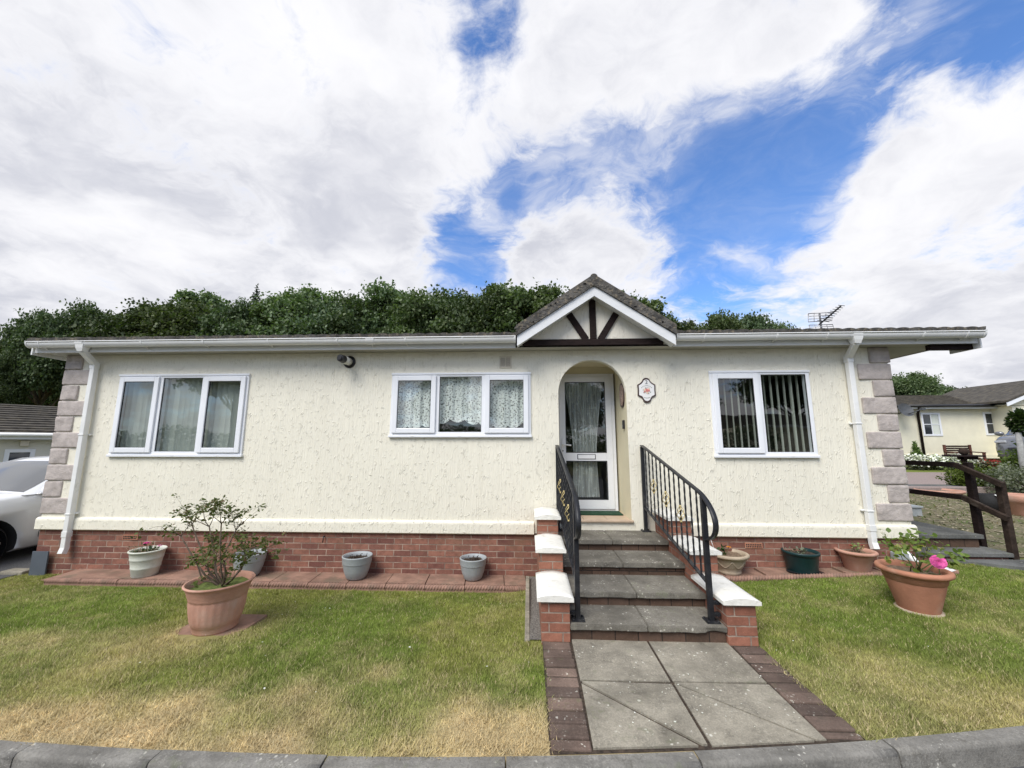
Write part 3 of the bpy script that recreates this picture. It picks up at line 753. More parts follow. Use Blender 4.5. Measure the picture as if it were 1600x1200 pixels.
# --- door in the recess
DX0, DX1, DZ0, DZ1 = AX0+.004, 1.290, TZ+.001, 2.652
dy = REC
fr = MB(); ring(fr, DX0, DX1, DZ0, DZ1, .058, dy-.005, dy+.06, 0, .005, .035)
df = fr.build('door_frame', 'upvc', home)
LX0, LX1, LZ0, LZ1 = DX0+.05, DX1-.05, DZ0+.03, DZ1-.05
G1 = (LX0+.095, LX1-.095, 1.47, LZ1-.085); G2 = (LX0+.095, LX1-.095, .80, 1.345)
dm = MB(); ya, yb = dy-.022, dy+.035
dm.box(LX0, G1[0], ya, yb, LZ0, LZ1, 0, .005); dm.box(G1[1], LX1, ya, yb, LZ0, LZ1, 0, .005)
for (za, zb) in ((LZ0, G2[2]), (G2[3], G1[2]), (G1[3], LZ1)): dm.box(G1[0]-.001, G1[1]+.001, ya+.0006, yb-.0006, za, zb, 0, .005)
door = dm.build('door', 'upvc', home)
for gxa in (G1, G2):
    b_ = MB(); ring(b_, gxa[0]-.004, gxa[1]+.004, gxa[2]-.004, gxa[3]+.004, .010, ya-.003, ya+.01, 0, 0); b_.build('gasket', 'gasket', door)
    pane(gxa[0]+.004, gxa[1]-.004, gxa[2]+.004, gxa[3]-.004, ya+.006, door)
lb = MB(); cx = (LX0+LX1)/2; lz = (G1[2]+G2[3])/2
lb.box(cx-.135, cx+.135, ya-.004, ya+.001, lz-.037, lz+.037, 1, .003); lb.box(cx-.125, cx+.125, ya-.010, ya-.003, lz-.028, lz+.028, 0, .004)
lb.build('letterbox', ['upvc', 'gasket'], door)
hd = MB(); hx = LX0+.045; hd.box(hx-.015, hx+.015, ya-.012, ya, 1.45, 1.68, 0, .006); hd.tube([(hx, ya-.01, 1.585), (hx, ya-.045, 1.585), (hx+.03, ya-.05, 1.583), (hx+.12, ya-.045, 1.575)], .010, 10); hd.box(hx-.006, hx+.006, ya-.014, ya-.011, 1.485, 1.505, 1)
hd.build('handle', ['upvc', 'gasket'], door)

# --- eaves
YG = -.285
fa = MB()
for (a, b) in ((-6.95, -.17), (1.90, 5.70)): fa.box(a, b, -.215, -.195, 2.862, 3.01)
fa.box(-6.972, -6.951, -.235, HY1+.2, 2.83, 3.0); fa.box(5.701, 5.72, -.235, .13, 2.80, 3.0)
fa.build('fascia', 'fascia', home)
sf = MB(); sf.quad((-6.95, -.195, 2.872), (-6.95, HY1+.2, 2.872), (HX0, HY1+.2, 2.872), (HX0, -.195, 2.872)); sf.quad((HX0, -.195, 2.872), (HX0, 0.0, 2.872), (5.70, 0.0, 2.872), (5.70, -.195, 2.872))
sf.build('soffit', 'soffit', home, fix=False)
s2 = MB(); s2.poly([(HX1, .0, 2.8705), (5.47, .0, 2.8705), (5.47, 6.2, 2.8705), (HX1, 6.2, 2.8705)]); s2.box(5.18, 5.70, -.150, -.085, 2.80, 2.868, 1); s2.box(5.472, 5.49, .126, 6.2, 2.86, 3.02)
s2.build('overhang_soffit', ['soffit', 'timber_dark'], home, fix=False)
def gutter(a, b, brackets, unions=()):
    gt = MB(); cy, cz, r = YG, 2.985, .056
    pr_ = [(cy+r*math.cos(PI+PI*k/14), cz+r*1.25*math.sin(PI+PI*k/14)) for k in range(15)]
    pr2 = [(cy-r-.006, cz+.010), (cy-r-.006, cz-.004)] + pr_ + [(cy+r, cz+.012), (cy+r-.006, cz+.012)] + [(cy+(r-.006)*math.cos(2*PI-PI*k/14), cz+(r-.006)*1.25*math.sin(2*PI-PI*k/14)) for k in range(15)] + [(cy-r+.003, cz+.010)]
    n = len(pr2)
    vs = [(a, y, z) for y, z in pr2] + [(b, y, z) for y, z in pr2]
    gt.add(vs, [(i, (i+1) % n, (i+1) % n+n, i+n) for i in range(n)], 0, True)
    for xe, dx in ((a, -.006), (b, .006)):
        pc = [(cy+(r+.004)*math.cos(PI+PI*k/14), cz+(r+.004)*1.25*math.sin(PI+PI*k/14)) for k in range(15)] + [(cy+r+.004, cz+.016), (cy-r-.008, cz+.016)]
        gt.prism(pc, 'x', xe-.004, xe+.022 if dx > 0 else xe-.022)
    go = gt.build('gutter', 'upvc_gutter', home)
    for x, w in [(x, .018) for x in brackets] + [(x, .11) for x in unions]:
        bb = MB(); ro = r+.005
        pc = [(cy+ro*math.cos(PI+PI*k/14), cz+ro*1.25*math.sin(PI+PI*k/14)) for k in range(15)]; pi_ = [(cy+(r-.004)*math.cos(PI+PI*k/14), cz+(r-.004)*1.25*math.sin(PI+PI*k/14)) for k in range(15)]
        o_ = len(bb.v)
        for xx in (x-w/2, x+w/2):
            for p in pc + pi_: bb.v.append((xx, p[0], p[1]))
        for k in range(14):
            bb.face((o_+k, o_+k+1, o_+30+k+1, o_+30+k)); bb.face((o_+k, o_+15+k, o_+15+k+1, o_+k+1)); bb.face((o_+30+k, o_+30+k+1, o_+45+k+1, o_+45+k))
        bb.bar((x, -.216, 2.90), (x, cy+.02, 2.93), .012, .012)
        bb.build('gutter_bracket', 'upvc_gutter', go)
gxs = lambda u: at_y(u, 533, YG).x
gutter(gxs(50), -.185, [gxs(u) for u in (68, 226, 322, 422, 529, 635, 723)], [gxs(130), gxs(580)])
gutter(1.925, gxs(1534), [gxs(u) for u in (1100, 1212, 1290, 1440, 1508)], [gxs(1337)])
def downpipe(xo, xp, zbot, clips, yp=-.062):
    h = .0325; d = MB()
    d.box(xp-h, xp+h, yp-h, yp+h, zbot, 2.74, 0, .006)
    d.box(xp-h-.005, xp+h+.005, yp-h-.005, yp+h+.005, 2.66, 2.745, 0, .004)
    # outlet hopper and offset bend
    for (w0, z0_, w1, z1_) in ((.060, 2.955, .050, 2.90), (.050, 2.90, .036, 2.855)):
        vs = [(xo-w0, YG-w0*.9, z0_), (xo+w0, YG-w0*.9, z0_), (xo+w0, YG+w0*.9, z0_), (xo-w0, YG+w0*.9, z0_), (xo-w1, YG-w1*.9, z1_), (xo+w1, YG-w1*.9, z1_), (xo+w1, YG+w1*.9, z1_), (xo-w1, YG+w1*.9, z1_)]
        d.add(vs, [(0, 1, 5, 4), (1, 2, 6, 5), (2, 3, 7, 6), (3, 0, 4, 7), (4, 5, 6, 7)])
    d.bar((xo, YG, 2.87), (xp, yp, 2.72), .066, .066, 0, (0, 0, 1), .004)
    d.box(xp-h-.005, xp+h+.005, yp-h-.005, yp+h+.005, zbot+.16, zbot+.235, 0, .004)
    d.bar((xp, yp, zbot+.02), (xp, yp-.022, zbot-.05), .068, .066, 0, (0, 1, 0), .004)
    do = d.build('downpipe', 'upvc_gutter', home)
    for z in clips:
        c = MB(); c.box(xp-.058, xp+.058, -.034, -.001, z-.011, z+.011, 0, .004); c.box(xp-h-.006, xp+h+.006, yp-h-.007, -.02, z-.009, z+.009, 0, .003); c.build('pipe_clip', 'upvc_gutter', do)
    return do
downpipe(gxs(131), -6.205, .20, (1.72, .66))
downpipe(gxs(1337), 4.212, .38, (1.86, .78))
# --- main roof: corrugated tiles, low pitch
def tiled(mb, P0, ux, uy, nxn, nyn, nrm, amp=.016, wave=.165, thick=.02):
    """P0 origin at eave, ux along eave total vector, uy up slope total vector"""
    L = V(ux).length; S = V(uy).length; nrm = V(nrm); o = len(mb.v)
    for j in range(nyn*2):
        r = (j+1)//2; tt = r/nyn
        for i in range(nxn+1):
            s_ = i/nxn; x = s_*L
            hgt = amp*(abs(math.sin(PI*x/wave))**.6) + (thick if j % 2 == 0 else 0.0)
            p = V(P0) + V(ux)*s_ + V(uy)*tt + nrm*hgt; mb.v.append(tuple(p))
    for j in range(nyn*2-1):
        for i in range(nxn): mb.face((o+j*(nxn+1)+i, o+j*(nxn+1)+i+1, o+(j+1)*(nxn+1)+i+1, o+(j+1)*(nxn+1)+i), 0, True)
    # under edge
    for i in range(nxn):
        a = V(P0)+V(ux)*(i/nxn)-nrm*.012; b = V(P0)+V(ux)*((i+1)/nxn)-nrm*.012
        k = len(mb.v); mb.v.append(tuple(a)); mb.v.append(tuple(b)); mb.face((k, k+1, o+i+1, o+i))
rf = MB(); pt_ = math.radians(11); nn = V((0, -math.sin(pt_), math.cos(pt_)))
up = V((0, 3.3, 3.3*math.tan(pt_)))
tiled(rf, (-6.975, -.30, 3.022), (6.865, 0, 0), up, 332, 10, nn)
tiled(rf, (1.85, -.30, 3.022), (3.875, 0, 0), up, 188, 10, nn)
tiled(rf, (-.11, -.165, 3.022+.135*math.tan(pt_)), (1.96, 0, 0), V((0, 3.165, 3.165*math.tan(pt_))), 95, 10, nn)
nb = V((0, math.sin(pt_), math.cos(pt_))); upb = V((0, -3.3, 3.3*math.tan(pt_)))
tiled(rf, (5.725, 6.30, 3.022), (-12.70, 0, 0), upb, 320, 8, nb)
for x in (-6.975, 5.725): rf.poly([(x, -.30, 3.0), (x, 6.3, 3.0), (x, 3.0, 3.0+3.3*math.tan(pt_)+.02)])
roof = rf.build('roof', 'roof_tile', home, fix=False)
rt = MB(); rt.tube([(-6.97, 3.0, 3.69), (5.72, 3.0, 3.69)], .09, 12); rt.build('ridge_tile', 'roof_tile', roof)
# --- porch gable
gab = MB(); gy0 = -.19
GL, GR, GA = (-.143, 2.85), (1.875, 2.838), (.866, 3.51)
gab.add([(GL[0], gy0, 2.895), (GR[0], gy0, 2.895), (GA[0], gy0, GA[1]+.05)], [(0, 1, 2)])
gab.quad((-.10, gy0, 2.880), (1.83, gy0, 2.880), (1.83, 0, 2.872), (-.10, 0, 2.872), 1)
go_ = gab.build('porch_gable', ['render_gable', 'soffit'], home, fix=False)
yb0, yb1 = -.375, -.345; bt = .135
for (E_, nm) in ((GL, 0), (GR, 1)):
    b = MB(); b.prism([(E_[0], E_[1]), (GA[0], GA[1]), (GA[0], GA[1]+bt), (E_[0], E_[1]+bt)], 'y', yb0, yb1)
    b.prism([(E_[0], E_[1]+.02), (GA[0], GA[1]+.02), (GA[0], GA[1]+.04), (E_[0], E_[1]+.04)], 'y', yb1, gy0)      # boxed underside
    b.build('bargeboard', 'fascia', go_)
bm_ = MB(); bm_.box(-.075, 1.775, gy0-.028, gy0-.001, 2.890, 2.975, 0, .004); bm_.build('beam', 'timber_dark', go_)
bm_ = MB(); bm_.box(.822, .908, gy0-.026, gy0-.001, 2.976, 3.55, 0, .004); bm_.build('beam', 'timber_dark', go_)
for s in (-1, 1):
    b = MB(); xc = .865; p0, p1 = V((xc+s*.095, 0, 2.97)), V((xc+s*.375, 0, 3.42)); d_ = (p1-p0).normalized(); w_ = V((d_.z, 0, -d_.x))*.043
    b.prism([((p0-w_).x, (p0-w_).z), ((p0+w_).x, (p0+w_).z), ((p1+w_).x, (p1+w_).z), ((p1-w_).x, (p1-w_).z)], 'y', gy0-.024, gy0-.001); b.build('beam', 'timber_dark', go_)
rg = MB()
for s, E_ in ((-1, GL), (1, GR)):
    a0 = V((E_[0]+s*.012, -.40, E_[1]+bt)); a1 = V((GA[0], -.40, GA[1]+bt)); th_ = V((0, 0, .135)); th2 = V((0, 0, .155)); back = V((0, 3.6, 0))
    rg.add([a0, a1, a1+th2, a0+th_, a0+back, a1+back, a1+th2+back, a0+th_+back], [(0, 1, 2, 3), (3, 2, 6, 7), (0, 3, 7, 4), (4, 7, 6, 5), (0, 4, 5, 1)])
    # mortared verge lumps
    for k in range(34):
        t_ = (k+random.random())/34; p = a0.lerp(a1, t_) + V((0, .002, .02+.09*random.random()))
        rg.box(p.x-.03, p.x+.03, p.y-.006, p.y+.02, p.z-.018, p.z+.018, 0, .008, seg=1)
ap = V((GA[0], -.402, GA[1]+bt+.112)); rg.tube([ap, ap+V((0, 3.6, 0))], .05, 10)
rg.build('gable_roof', 'roof_tile', go_)
# --- quoins
qz = .648; qh = .2235
for side in (0, 1):
    for k in range(10):
        lng = k % 2 == 0; w = .40 if lng else .235; z0 = qz + k*qh; z1 = z0+qh-.012
        q = MB()
        bmq = bmesh.new(); bmesh.ops.create_cube(bmq, size=1)
        xa, xb = (HX0-.022, HX0+w) if side == 0 else (HX1-w, HX1+.022)
        for v in bmq.verts: v.co = ((xa+xb)/2+v.co.x*(xb-xa), -.011+.12*.5+v.co.y*(.12+.022), (z0+z1)/2+v.co.z*(z1-z0))
        bmesh.ops.bevel(bmq, geom=bmq.edges[:], offset=.014, segments=3, profile=.5, affect='EDGES')
        bmesh.ops.subdivide_edges(bmq, edges=[e_ for e_ in bmq.edges if e_.calc_length() > .08], cuts=7, use_grid_fill=True)
        ox = random.random()*50; crack = random.random() < .45; ck = xa + (xb-xa)*random.uniform(.4, .8)
        for v in bmq.verts:
            if v.co.y < .0:
                n_ = float(fbm(np.array([v.co.x*6+ox]), np.array([v.co.z*6]), 1.0, 4)[0])-.5
                v.co.y -= n_*.034
        bmq.verts.index_update()
        q.add([v.co[:] for v in bmq.verts], [tuple(v.index for v in f.verts) for f in bmq.faces], 0, True); bmq.free()
        q.build('quoin', 'quoin', home)
# --- flue and vent (fixed to the wall)
fx, fz = -2.515, 2.735
fl = MB(); fl.tube([(fx, -.001, fz), (fx, -.19, fz)], .052, 24); fl.tube([(fx, -.10, fz), (fx, -.115, fz)], .056, 24)
flo = fl.build('flue', 'flue_white', home)
c = MB(); c.tube([(fx, -.001, fz), (fx, -.012, fz), (fx, -.020, fz)], [.088, .086, .06], 28); c.build('flue_collar', 'black_plastic', flo)
c = MB(); c.tube([(fx, -.185, fz), (fx, -.20, fz), (fx, -.27, fz), (fx, -.285, fz)], [.054, .054, .050, .042], 24); c.tube([(fx, -.286, fz), (fx, -.30, fz)], .03, 16); c.build('flue_cap', 'black_plastic', flo)
vt = MB(); vx, vz = -.315, 2.715; ring(vt, vx-.085, vx+.085, vz-.085, vz+.085, .016, -.014, .0, 0, .003)
for k in range(9): vt.box(vx-.07, vx+.07, -.010, -.004, vz-.066+k*.0155, vz-.057+k*.0155, 0)
vt.box(vx-.004, vx+.004, -.0115, -.003, vz-.07, vz+.07); vt.box(vx-.07, vx+.07, -.003, -.001, vz-.07, vz+.07, 1)
vt.build('wall_vent', ['vent_buff', 'soil_pale'], home)
hk = MB(); hk.tube([(-2.705, .012, .39), (-2.705, -.02, .395), (-2.70, -.03, .36), (-2.71, -.02, .32)], .007, 8); hk.build('hook', 'black_plastic', home)

# ================================================================== THINGS ON AND IN THE HOUSE
def blind(x0, x1, z0, z1, y, pitch, ang, w, label):
    b = MB(); x = x0 + w/2
    while x < x1:
        a = math.radians(ang + random.uniform(-5, 5)); dx, dy = math.cos(a)*w/2, math.sin(a)*w/2
        zo = z0 + random.uniform(0, .006); K = 5
        for k in range(K):           # gently cupped vane
            t0, t1 = -1+2*k/K, -1+2*(k+1)/K; c0, c1 = .006*(1-t0*t0), .006*(1-t1*t1)
            b.quad((x+dx*t0-dy/w*2*c0, y+dy*t0+dx/w*2*c0, zo), (x+dx*t1-dy/w*2*c1, y+dy*t1+dx/w*2*c1, zo), (x+dx*t1-dy/w*2*c1, y+dy*t1+dx/w*2*c1, z1), (x+dx*t0-dy/w*2*c0, y+dy*t0+dx/w*2*c0, z1), 0, True)
        x += pitch
    b.box(x0, x1, y-.02, y+.02, z1+.002, z1+.035)
    o = b.build('vertical_blind', 'blind_fabric', loc=((x0+x1)/2, y, z0), fix=False)
    return tag(o, label, 'blind', 'vertical blinds behind the windows')
blind(WINS[0][0]+.03, WINS[0][1]-.03, 1.46, 2.56, .11, .079, 38, .089, 'pale vertical blind with closed overlapping vanes behind the left window')
blind(WINS[2][0]+.03, WINS[2][1]-.03, 1.46, 2.56, .12, .088, 77, .089, 'pale vertical blind with vanes turned open behind the right window')
def lace(x0, x1, z1, y):
    b = MB(); nx_, nz_ = 160, 14; o_ = len(b.v)
    for i in range(nx_+1):
        x = x0+(x1-x0)*i/nx_; u_ = (x-x0)/(x1-x0)
        sc = abs(math.sin(PI*u_*9.5)); big = math.sin(PI*u_*3.0+.4)
        zb = 1.895 - .055*sc**.6 - .05*big
        yo = y + .014*math.sin(x*42+.8*math.sin(x*9)) + .006*math.sin(x*97)
        for k in range(nz_+1): b.v.append((x, yo, zb+(z1-zb)*k/nz_))
    for i in range(nx_):
        for k in range(nz_): b.face((o_+i*(nz_+1)+k, o_+(i+1)*(nz_+1)+k, o_+(i+1)*(nz_+1)+k+1, o_+i*(nz_+1)+k+1), 0, True)
    o = b.build('lace_curtain', 'lace', loc=((x0+x1)/2, y, 1.8), fix=False)
    tag(o, 'white floral lace curtain with scalloped hem behind the middle window', 'curtain')
lace(WINS[1][0]+.02, WINS[1][1]-.02, 2.55, .075)
b = MB(); o_ = 0; NX_, NZ_ = 70, 40; cxd = (G1[0]+G1[1])/2
for i in range(NX_+1):
    for k in range(NZ_+1):
        z = .82 + 1.76*k/NZ_; s_ = (i/NX_)*2-1
        hw = .17 + (.14*((z-1.42)/1.16)**1.5 if z > 1.42 else .03*((1.42-z)/.6))
        b.v.append((cxd-.01+hw*s_, dy+.062+.012*math.sin(i*1.25)+.006*math.sin(i*.6+z*3), z))
for i in range(NX_):
    for k in range(NZ_): b.face((i*(NZ_+1)+k, (i+1)*(NZ_+1)+k, (i+1)*(NZ_+1)+k+1, i*(NZ_+1)+k+1), 0, True)
tag(b.build('door_curtain', 'voile', loc=(cxd, dy+.1, .82), fix=False), 'sheer white gathered curtain hanging behind the glass of the front door', 'curtain')
m_ = MB(); m_.box(.50, 1.285, .30, .585, TZ, TZ+.014, 0, .005); m_.build('x', 'mat_green', loc=(.87, .45, TZ)).name = 'doormat'
tag(bpy.data.objects['doormat'], 'dark green doormat lying on the porch threshold', 'doormat')
# plaque
pq = thing('house_sign', (1.586, 0, 2.31), 'white house plaque with dark edge, number 2 and painted flowers right of the arch', 'house sign')
def plq(k):
    q = [(0, .165), (.022, .162), (.040, .148), (.052, .122), (.075, .098), (.108, .078), (.116, .072), (.113, .0), (.116, -.068), (.108, -.075), (.072, -.092), (.056, -.115), (.042, -.145), (.022, -.160), (0, -.165)]
    pts_ = q + [(-x, z) for x, z in q[1:-1][::-1]]
    return [(1.586+x*k, 2.31+z*k) for x, z in pts_]
pb = MB(); pb.prism(plq(1.03), 'y', -.014, -.001); pb.build('rim', 'plaque_edge', pq)
pf = MB(); pf.prism(plq(.88), 'y', -.018, -.0135); pf.build('face', 'plaque_white', pq)
rose_ = MB()
for (x, z, r, mi) in ((0, 0, .024, 0), (.026, -.004, .017, 0), (-.026, .006, .017, 1), (.006, -.034, .015, 1), (-.03, -.018, .012, 0), (.03, .022, .012, 1)):
    for k in range(6):
        a = k*PI/3; rose_.add([(1.586+x+r*.55*math.cos(a)+r*.5*math.cos(t*PI/4), -.019-.0004*k, 2.31+z+r*.55*math.sin(a)+r*.5*math.sin(t*PI/4)) for t in range(8)], [tuple(range(8))], mi)
for k in range(26):
    a = random.random()*6.28; r = random.uniform(.03, .062); x, z = 1.586+r*math.cos(a), 2.305+r*.8*math.sin(a); b_ = random.random()*3.14
    rose_.add([(x-.011*math.cos(b_), -.0187, z-.011*math.sin(b_)), (x+.004*math.sin(b_), -.0187, z-.004*math.cos(b_)), (x+.011*math.cos(b_), -.0187, z+.011*math.sin(b_)), (x-.004*math.sin(b_), -.0187, z+.004*math.cos(b_))], [(0, 1, 2, 3)], 2)
rose_.build('flowers', ['plaque_rose', 'plaque_cream', 'plaque_leaf'], pq, fix=False)
cu = bpy.data.curves.new('digit', 'FONT'); cu.body = '2'; cu.size = .072; cu.align_x = 'CENTER'; cu.align_y = 'CENTER'; cu.extrude = .0008
to = bpy.data.objects.new('tmp', cu); COL.objects.link(to); bpy.context.view_layer.update()
dg = bpy.context.evaluated_depsgraph_get(); tm = bpy.data.meshes.new_from_object(to.evaluated_get(dg)); bpy.data.objects.remove(to)
do_ = bpy.data.objects.new('number', tm); COL.objects.link(do_); tm.materials.clear(); tm.materials.append(MATS['plaque_ink']); do_.parent = pq; do_.rotation_euler = (PI/2, 0, 0); do_.location = (0, -.0193, .108)
for row, (n_, zc_, rad, wd) in enumerate(((9, .062, .16, .13), (6, -.105, -.2, .07))):
    nk = MB()
    for k in range(n_):
        t_ = (k/(n_-1)-.5); x = 1.586+t_*wd; z = 2.31+zc_-(t_*wd)**2/(2*rad)*2
        nk.box(x-.0032, x+.0032, -.0195, -.0182, z-.006, z+.006)
    nk.build('faded_lettering', 'plaque_leaf', pq)
# framed oval picture and bell on the right reveal
p_ = MB(); xr = AX1; yc_, zc_ = .20, 2.27
def ov(w, h, n=28): return [(yc_+w*math.copysign(abs(math.cos(2*PI*k/n))**.8, math.cos(2*PI*k/n)), zc_+h*math.copysign(abs(math.sin(2*PI*k/n))**.8, math.sin(2*PI*k/n))) for k in range(n)]
p_.prism(ov(.12, .17), 'x', xr-.016, xr-.001, 0); p_.prism(ov(.095, .145), 'x', xr-.019, xr-.0155, 1)
tag(p_.build('wall_plaque', ['plaque_edge', 'picture_face'], loc=(xr, yc_, zc_)), 'dark rimmed rounded plaque hung on the right side wall inside the porch arch', 'plaque')
p_ = MB(); p_.box(xr-.026, xr-.001, .13, .19, 1.80, 1.92, 0, .005); p_.tube([(xr-.026, .16, 1.835), (xr-.031, .16, 1.835)], .014, 14, 1)
tag(p_.build('doorbell', ['black_plastic', 'aluminium'], loc=(xr, .16, 1.86)), 'small black doorbell on the right side wall inside the porch arch', 'doorbell')
# aerial
ae = thing('tv_aerial', (6.12, 2.9, 3.6), 'grey television aerial with boom and mesh reflector standing above the right end of the roof', 'aerial')
ae.location = (5.75, 2.7, 3.55); ORG[ae.name] = V((5.75, 2.7, 3.55))
mp = at_y(1283, 510, 2.7); mx_ = mp.x
q = MB(); q.tube([(mx_, 2.7, 3.45), (mx_, 2.7, 4.25)], .018, 8); q.build('mast', 'aluminium', ae)
pA = at_y(1279, 508, 2.7); pB = at_y(1314, 478, 2.25)
q = MB(); q.bar(pA, pB, .022, .022); q.build('boom', 'gasket', ae)
q = MB(); dd = (pB-pA)
for k in range(9):
    p = pA + dd*(.22+.1*k); hl = .10-.006*k; ax_ = V((.75, -.55, -.35)).normalized(); q.tube([p-ax_*hl, p+ax_*hl], .006, 6)
q.build('element', 'gasket', ae)
for (ua, va, ub, vb, uc, vc, ud, vd) in ((1263, 490, 1300, 488, 1300, 501, 1263, 503), (1264, 508, 1301, 507, 1304, 516, 1267, 517)):
    q = MB(); c4 = [at_y(ua, va, 2.75), at_y(ub, vb, 2.6), at_y(uc, vc, 2.6), at_y(ud, vd, 2.75)]
    q.tube(c4+[c4[0]], .009, 6)
    for k in (1, 2): q.tube([c4[0].lerp(c4[3], k/3), c4[1].lerp(c4[2], k/3)], .006, 6)
    for k in (1, 2, 3): q.tube([c4[0].lerp(c4[1], k/4), c4[3].lerp(c4[2], k/4)], .005, 6)
    q.build('reflector', 'aluminium', ae)
# ================================================================== FRONT STEPS
SY = [-1.735, -1.375, -.925, -.485]; SZ = [.142, .262, .388, .505]; SX0, SX1 = .335, 1.592
st = thing('front_steps', (.96, -.9, 0), 'four grey concrete slab steps with brick risers leading up to the arched porch', 'steps')
for i in range(4):
    yb = SY[i+1] if i < 3 else -.002
    zb = SZ[i-1] if i else -.05
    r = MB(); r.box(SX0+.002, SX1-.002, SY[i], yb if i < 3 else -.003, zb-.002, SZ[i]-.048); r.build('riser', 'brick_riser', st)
    xm = .962+.01*i*(1 if i % 2 else -1); xm = [.96, .975, .965, .955][i]
    for (a, b) in ((SX0-.002, xm-.002), (xm+.002, SX1+.004)):
        t_ = MB(); bm = bmesh.new(); bmesh.ops.create_cube(bm, size=1)
        ya = SY[i]-.032+random.uniform(-.004, .004)
        for v in bm.verts: v.co = ((a+b)/2+v.co.x*(b-a), (ya+yb+.03*(i < 3))/2+v.co.y*(yb+.03*(i < 3)-ya), SZ[i]-.024+v.co.z*.048)
        bmesh.ops.bevel(bm, geom=bm.edges[:], offset=.006, segments=2, affect='EDGES')
        bmesh.ops.subdivide_edges(bm, edges=[e_ for e_ in bm.edges if abs(e_.verts[0].co.x-e_.verts[1].co.x) > .3], cuts=24)
        for v in bm.verts:
            if v.co.y < ya+.02:
                k_ = float(fbm(np.array([v.co.x*9+i*7]), np.array([v.co.z*9]), 1.0, 3)[0])-.5
                v.co.y += k_*.012; v.co.z += (k_-.1)*.004
                if i == 0 and v.co.x > 1.42 and v.co.z < SZ[0]-.03: v.co.z += .012*math.sin((v.co.x-1.42)/.17*PI); v.co.y += .010
        bm.verts.index_update(); t_.add([v.co[:] for v in bm.verts], [tuple(v.index for v in f.verts) for f in bm.faces]); bm.free()
        t_.build('tread', 'step_slab', st)
def pier_wall(x0, x1, label):
    w_ = thing('stepped_brick_wall', ((x0+x1)/2, -.9, 0), label, 'brick wall', 'stepped walls beside the front steps')
    bw_ = MB()
    segs = [(-1.765, -1.16, .318), (-1.16, -.58, .538), (-.58, -.034, .742)]
    for (ya, yb, zt) in segs: bw_.box(x0, x1, ya, yb, -.22, zt, 0, .004, seg=1)
    bw_.build('brickwork', 'brick_pier', w_)
    for (ya, yb, zt) in segs:
        c = MB(); nxx, nyy = 10, 8; xa, xb = x0-.035, x1+.032; y0_ = ya-.035; y1_ = yb-.006 if yb > -.1 else yb+.012-.02
        o_ = 0
        for i in range(nxx+1):
            for k in range(nyy+1):
                u_ = i/nxx*2-1; x = xa+(xb-xa)*i/nxx; y = y0_+(y1_-y0_)*k/nyy
                z = zt+.028+.026*(1-u_*u_)+.006*(float(fbm(np.array([x*14]), np.array([y*14]), 1, 8)[0])-.5)
                c.v.append((x, y, z))
        for i in range(nxx):
            for k in range(nyy): c.face((i*(nyy+1)+k, (i+1)*(nyy+1)+k, (i+1)*(nyy+1)+k+1, i*(nyy+1)+k+1), 0, True)
        ed = [i*(nyy+1) for i in range(nxx+1)] + [nxx*(nyy+1)+k for k in range(1, nyy+1)] + [i*(nyy+1)+nyy for i in range(nxx-1, -1, -1)] + [k for k in range(nyy-1, 0, -1)]
        base = len(c.v)
        for e_ in ed: c.v.append((c.v[e_][0], c.v[e_][1], zt+.001))
        m = len(ed)
        for i in range(m): c.face((ed[i], base+i, base+(i+1) % m, ed[(i+1) % m]))
        c.face([base+i for i in range(m)])
        c.build('coping', 'cap_white', w_)
pier_wall(.095, .331, 'stepped red brick wall with white domed copings on the left side of the front steps')
pier_wall(1.597, 1.832, 'stepped red brick wall with white domed copings on the right side of the front steps')
c = MB(); c.box(-.045, -.002, -1.70, -.14, -.2, -.015, 0, .006); tag(c.build('concrete_edging', 'slab', loc=(-.02, -.9, -.2)), 'grey concrete edging strip set upright between lawn and stepped wall', 'edging')
c = MB()
for k in range(12):
    ya, yb = -1.70+k*.139, -1.70+(k+1)*.139; za, zb = float(terrain(.05, ya))+.012, float(terrain(.05, yb))+.012
    c.quad((-.001, ya, za), (.094, ya, za), (.094, yb, zb), (-.001, yb, zb))
struct(c.build('gravel_strip', 'gravel_grey'))

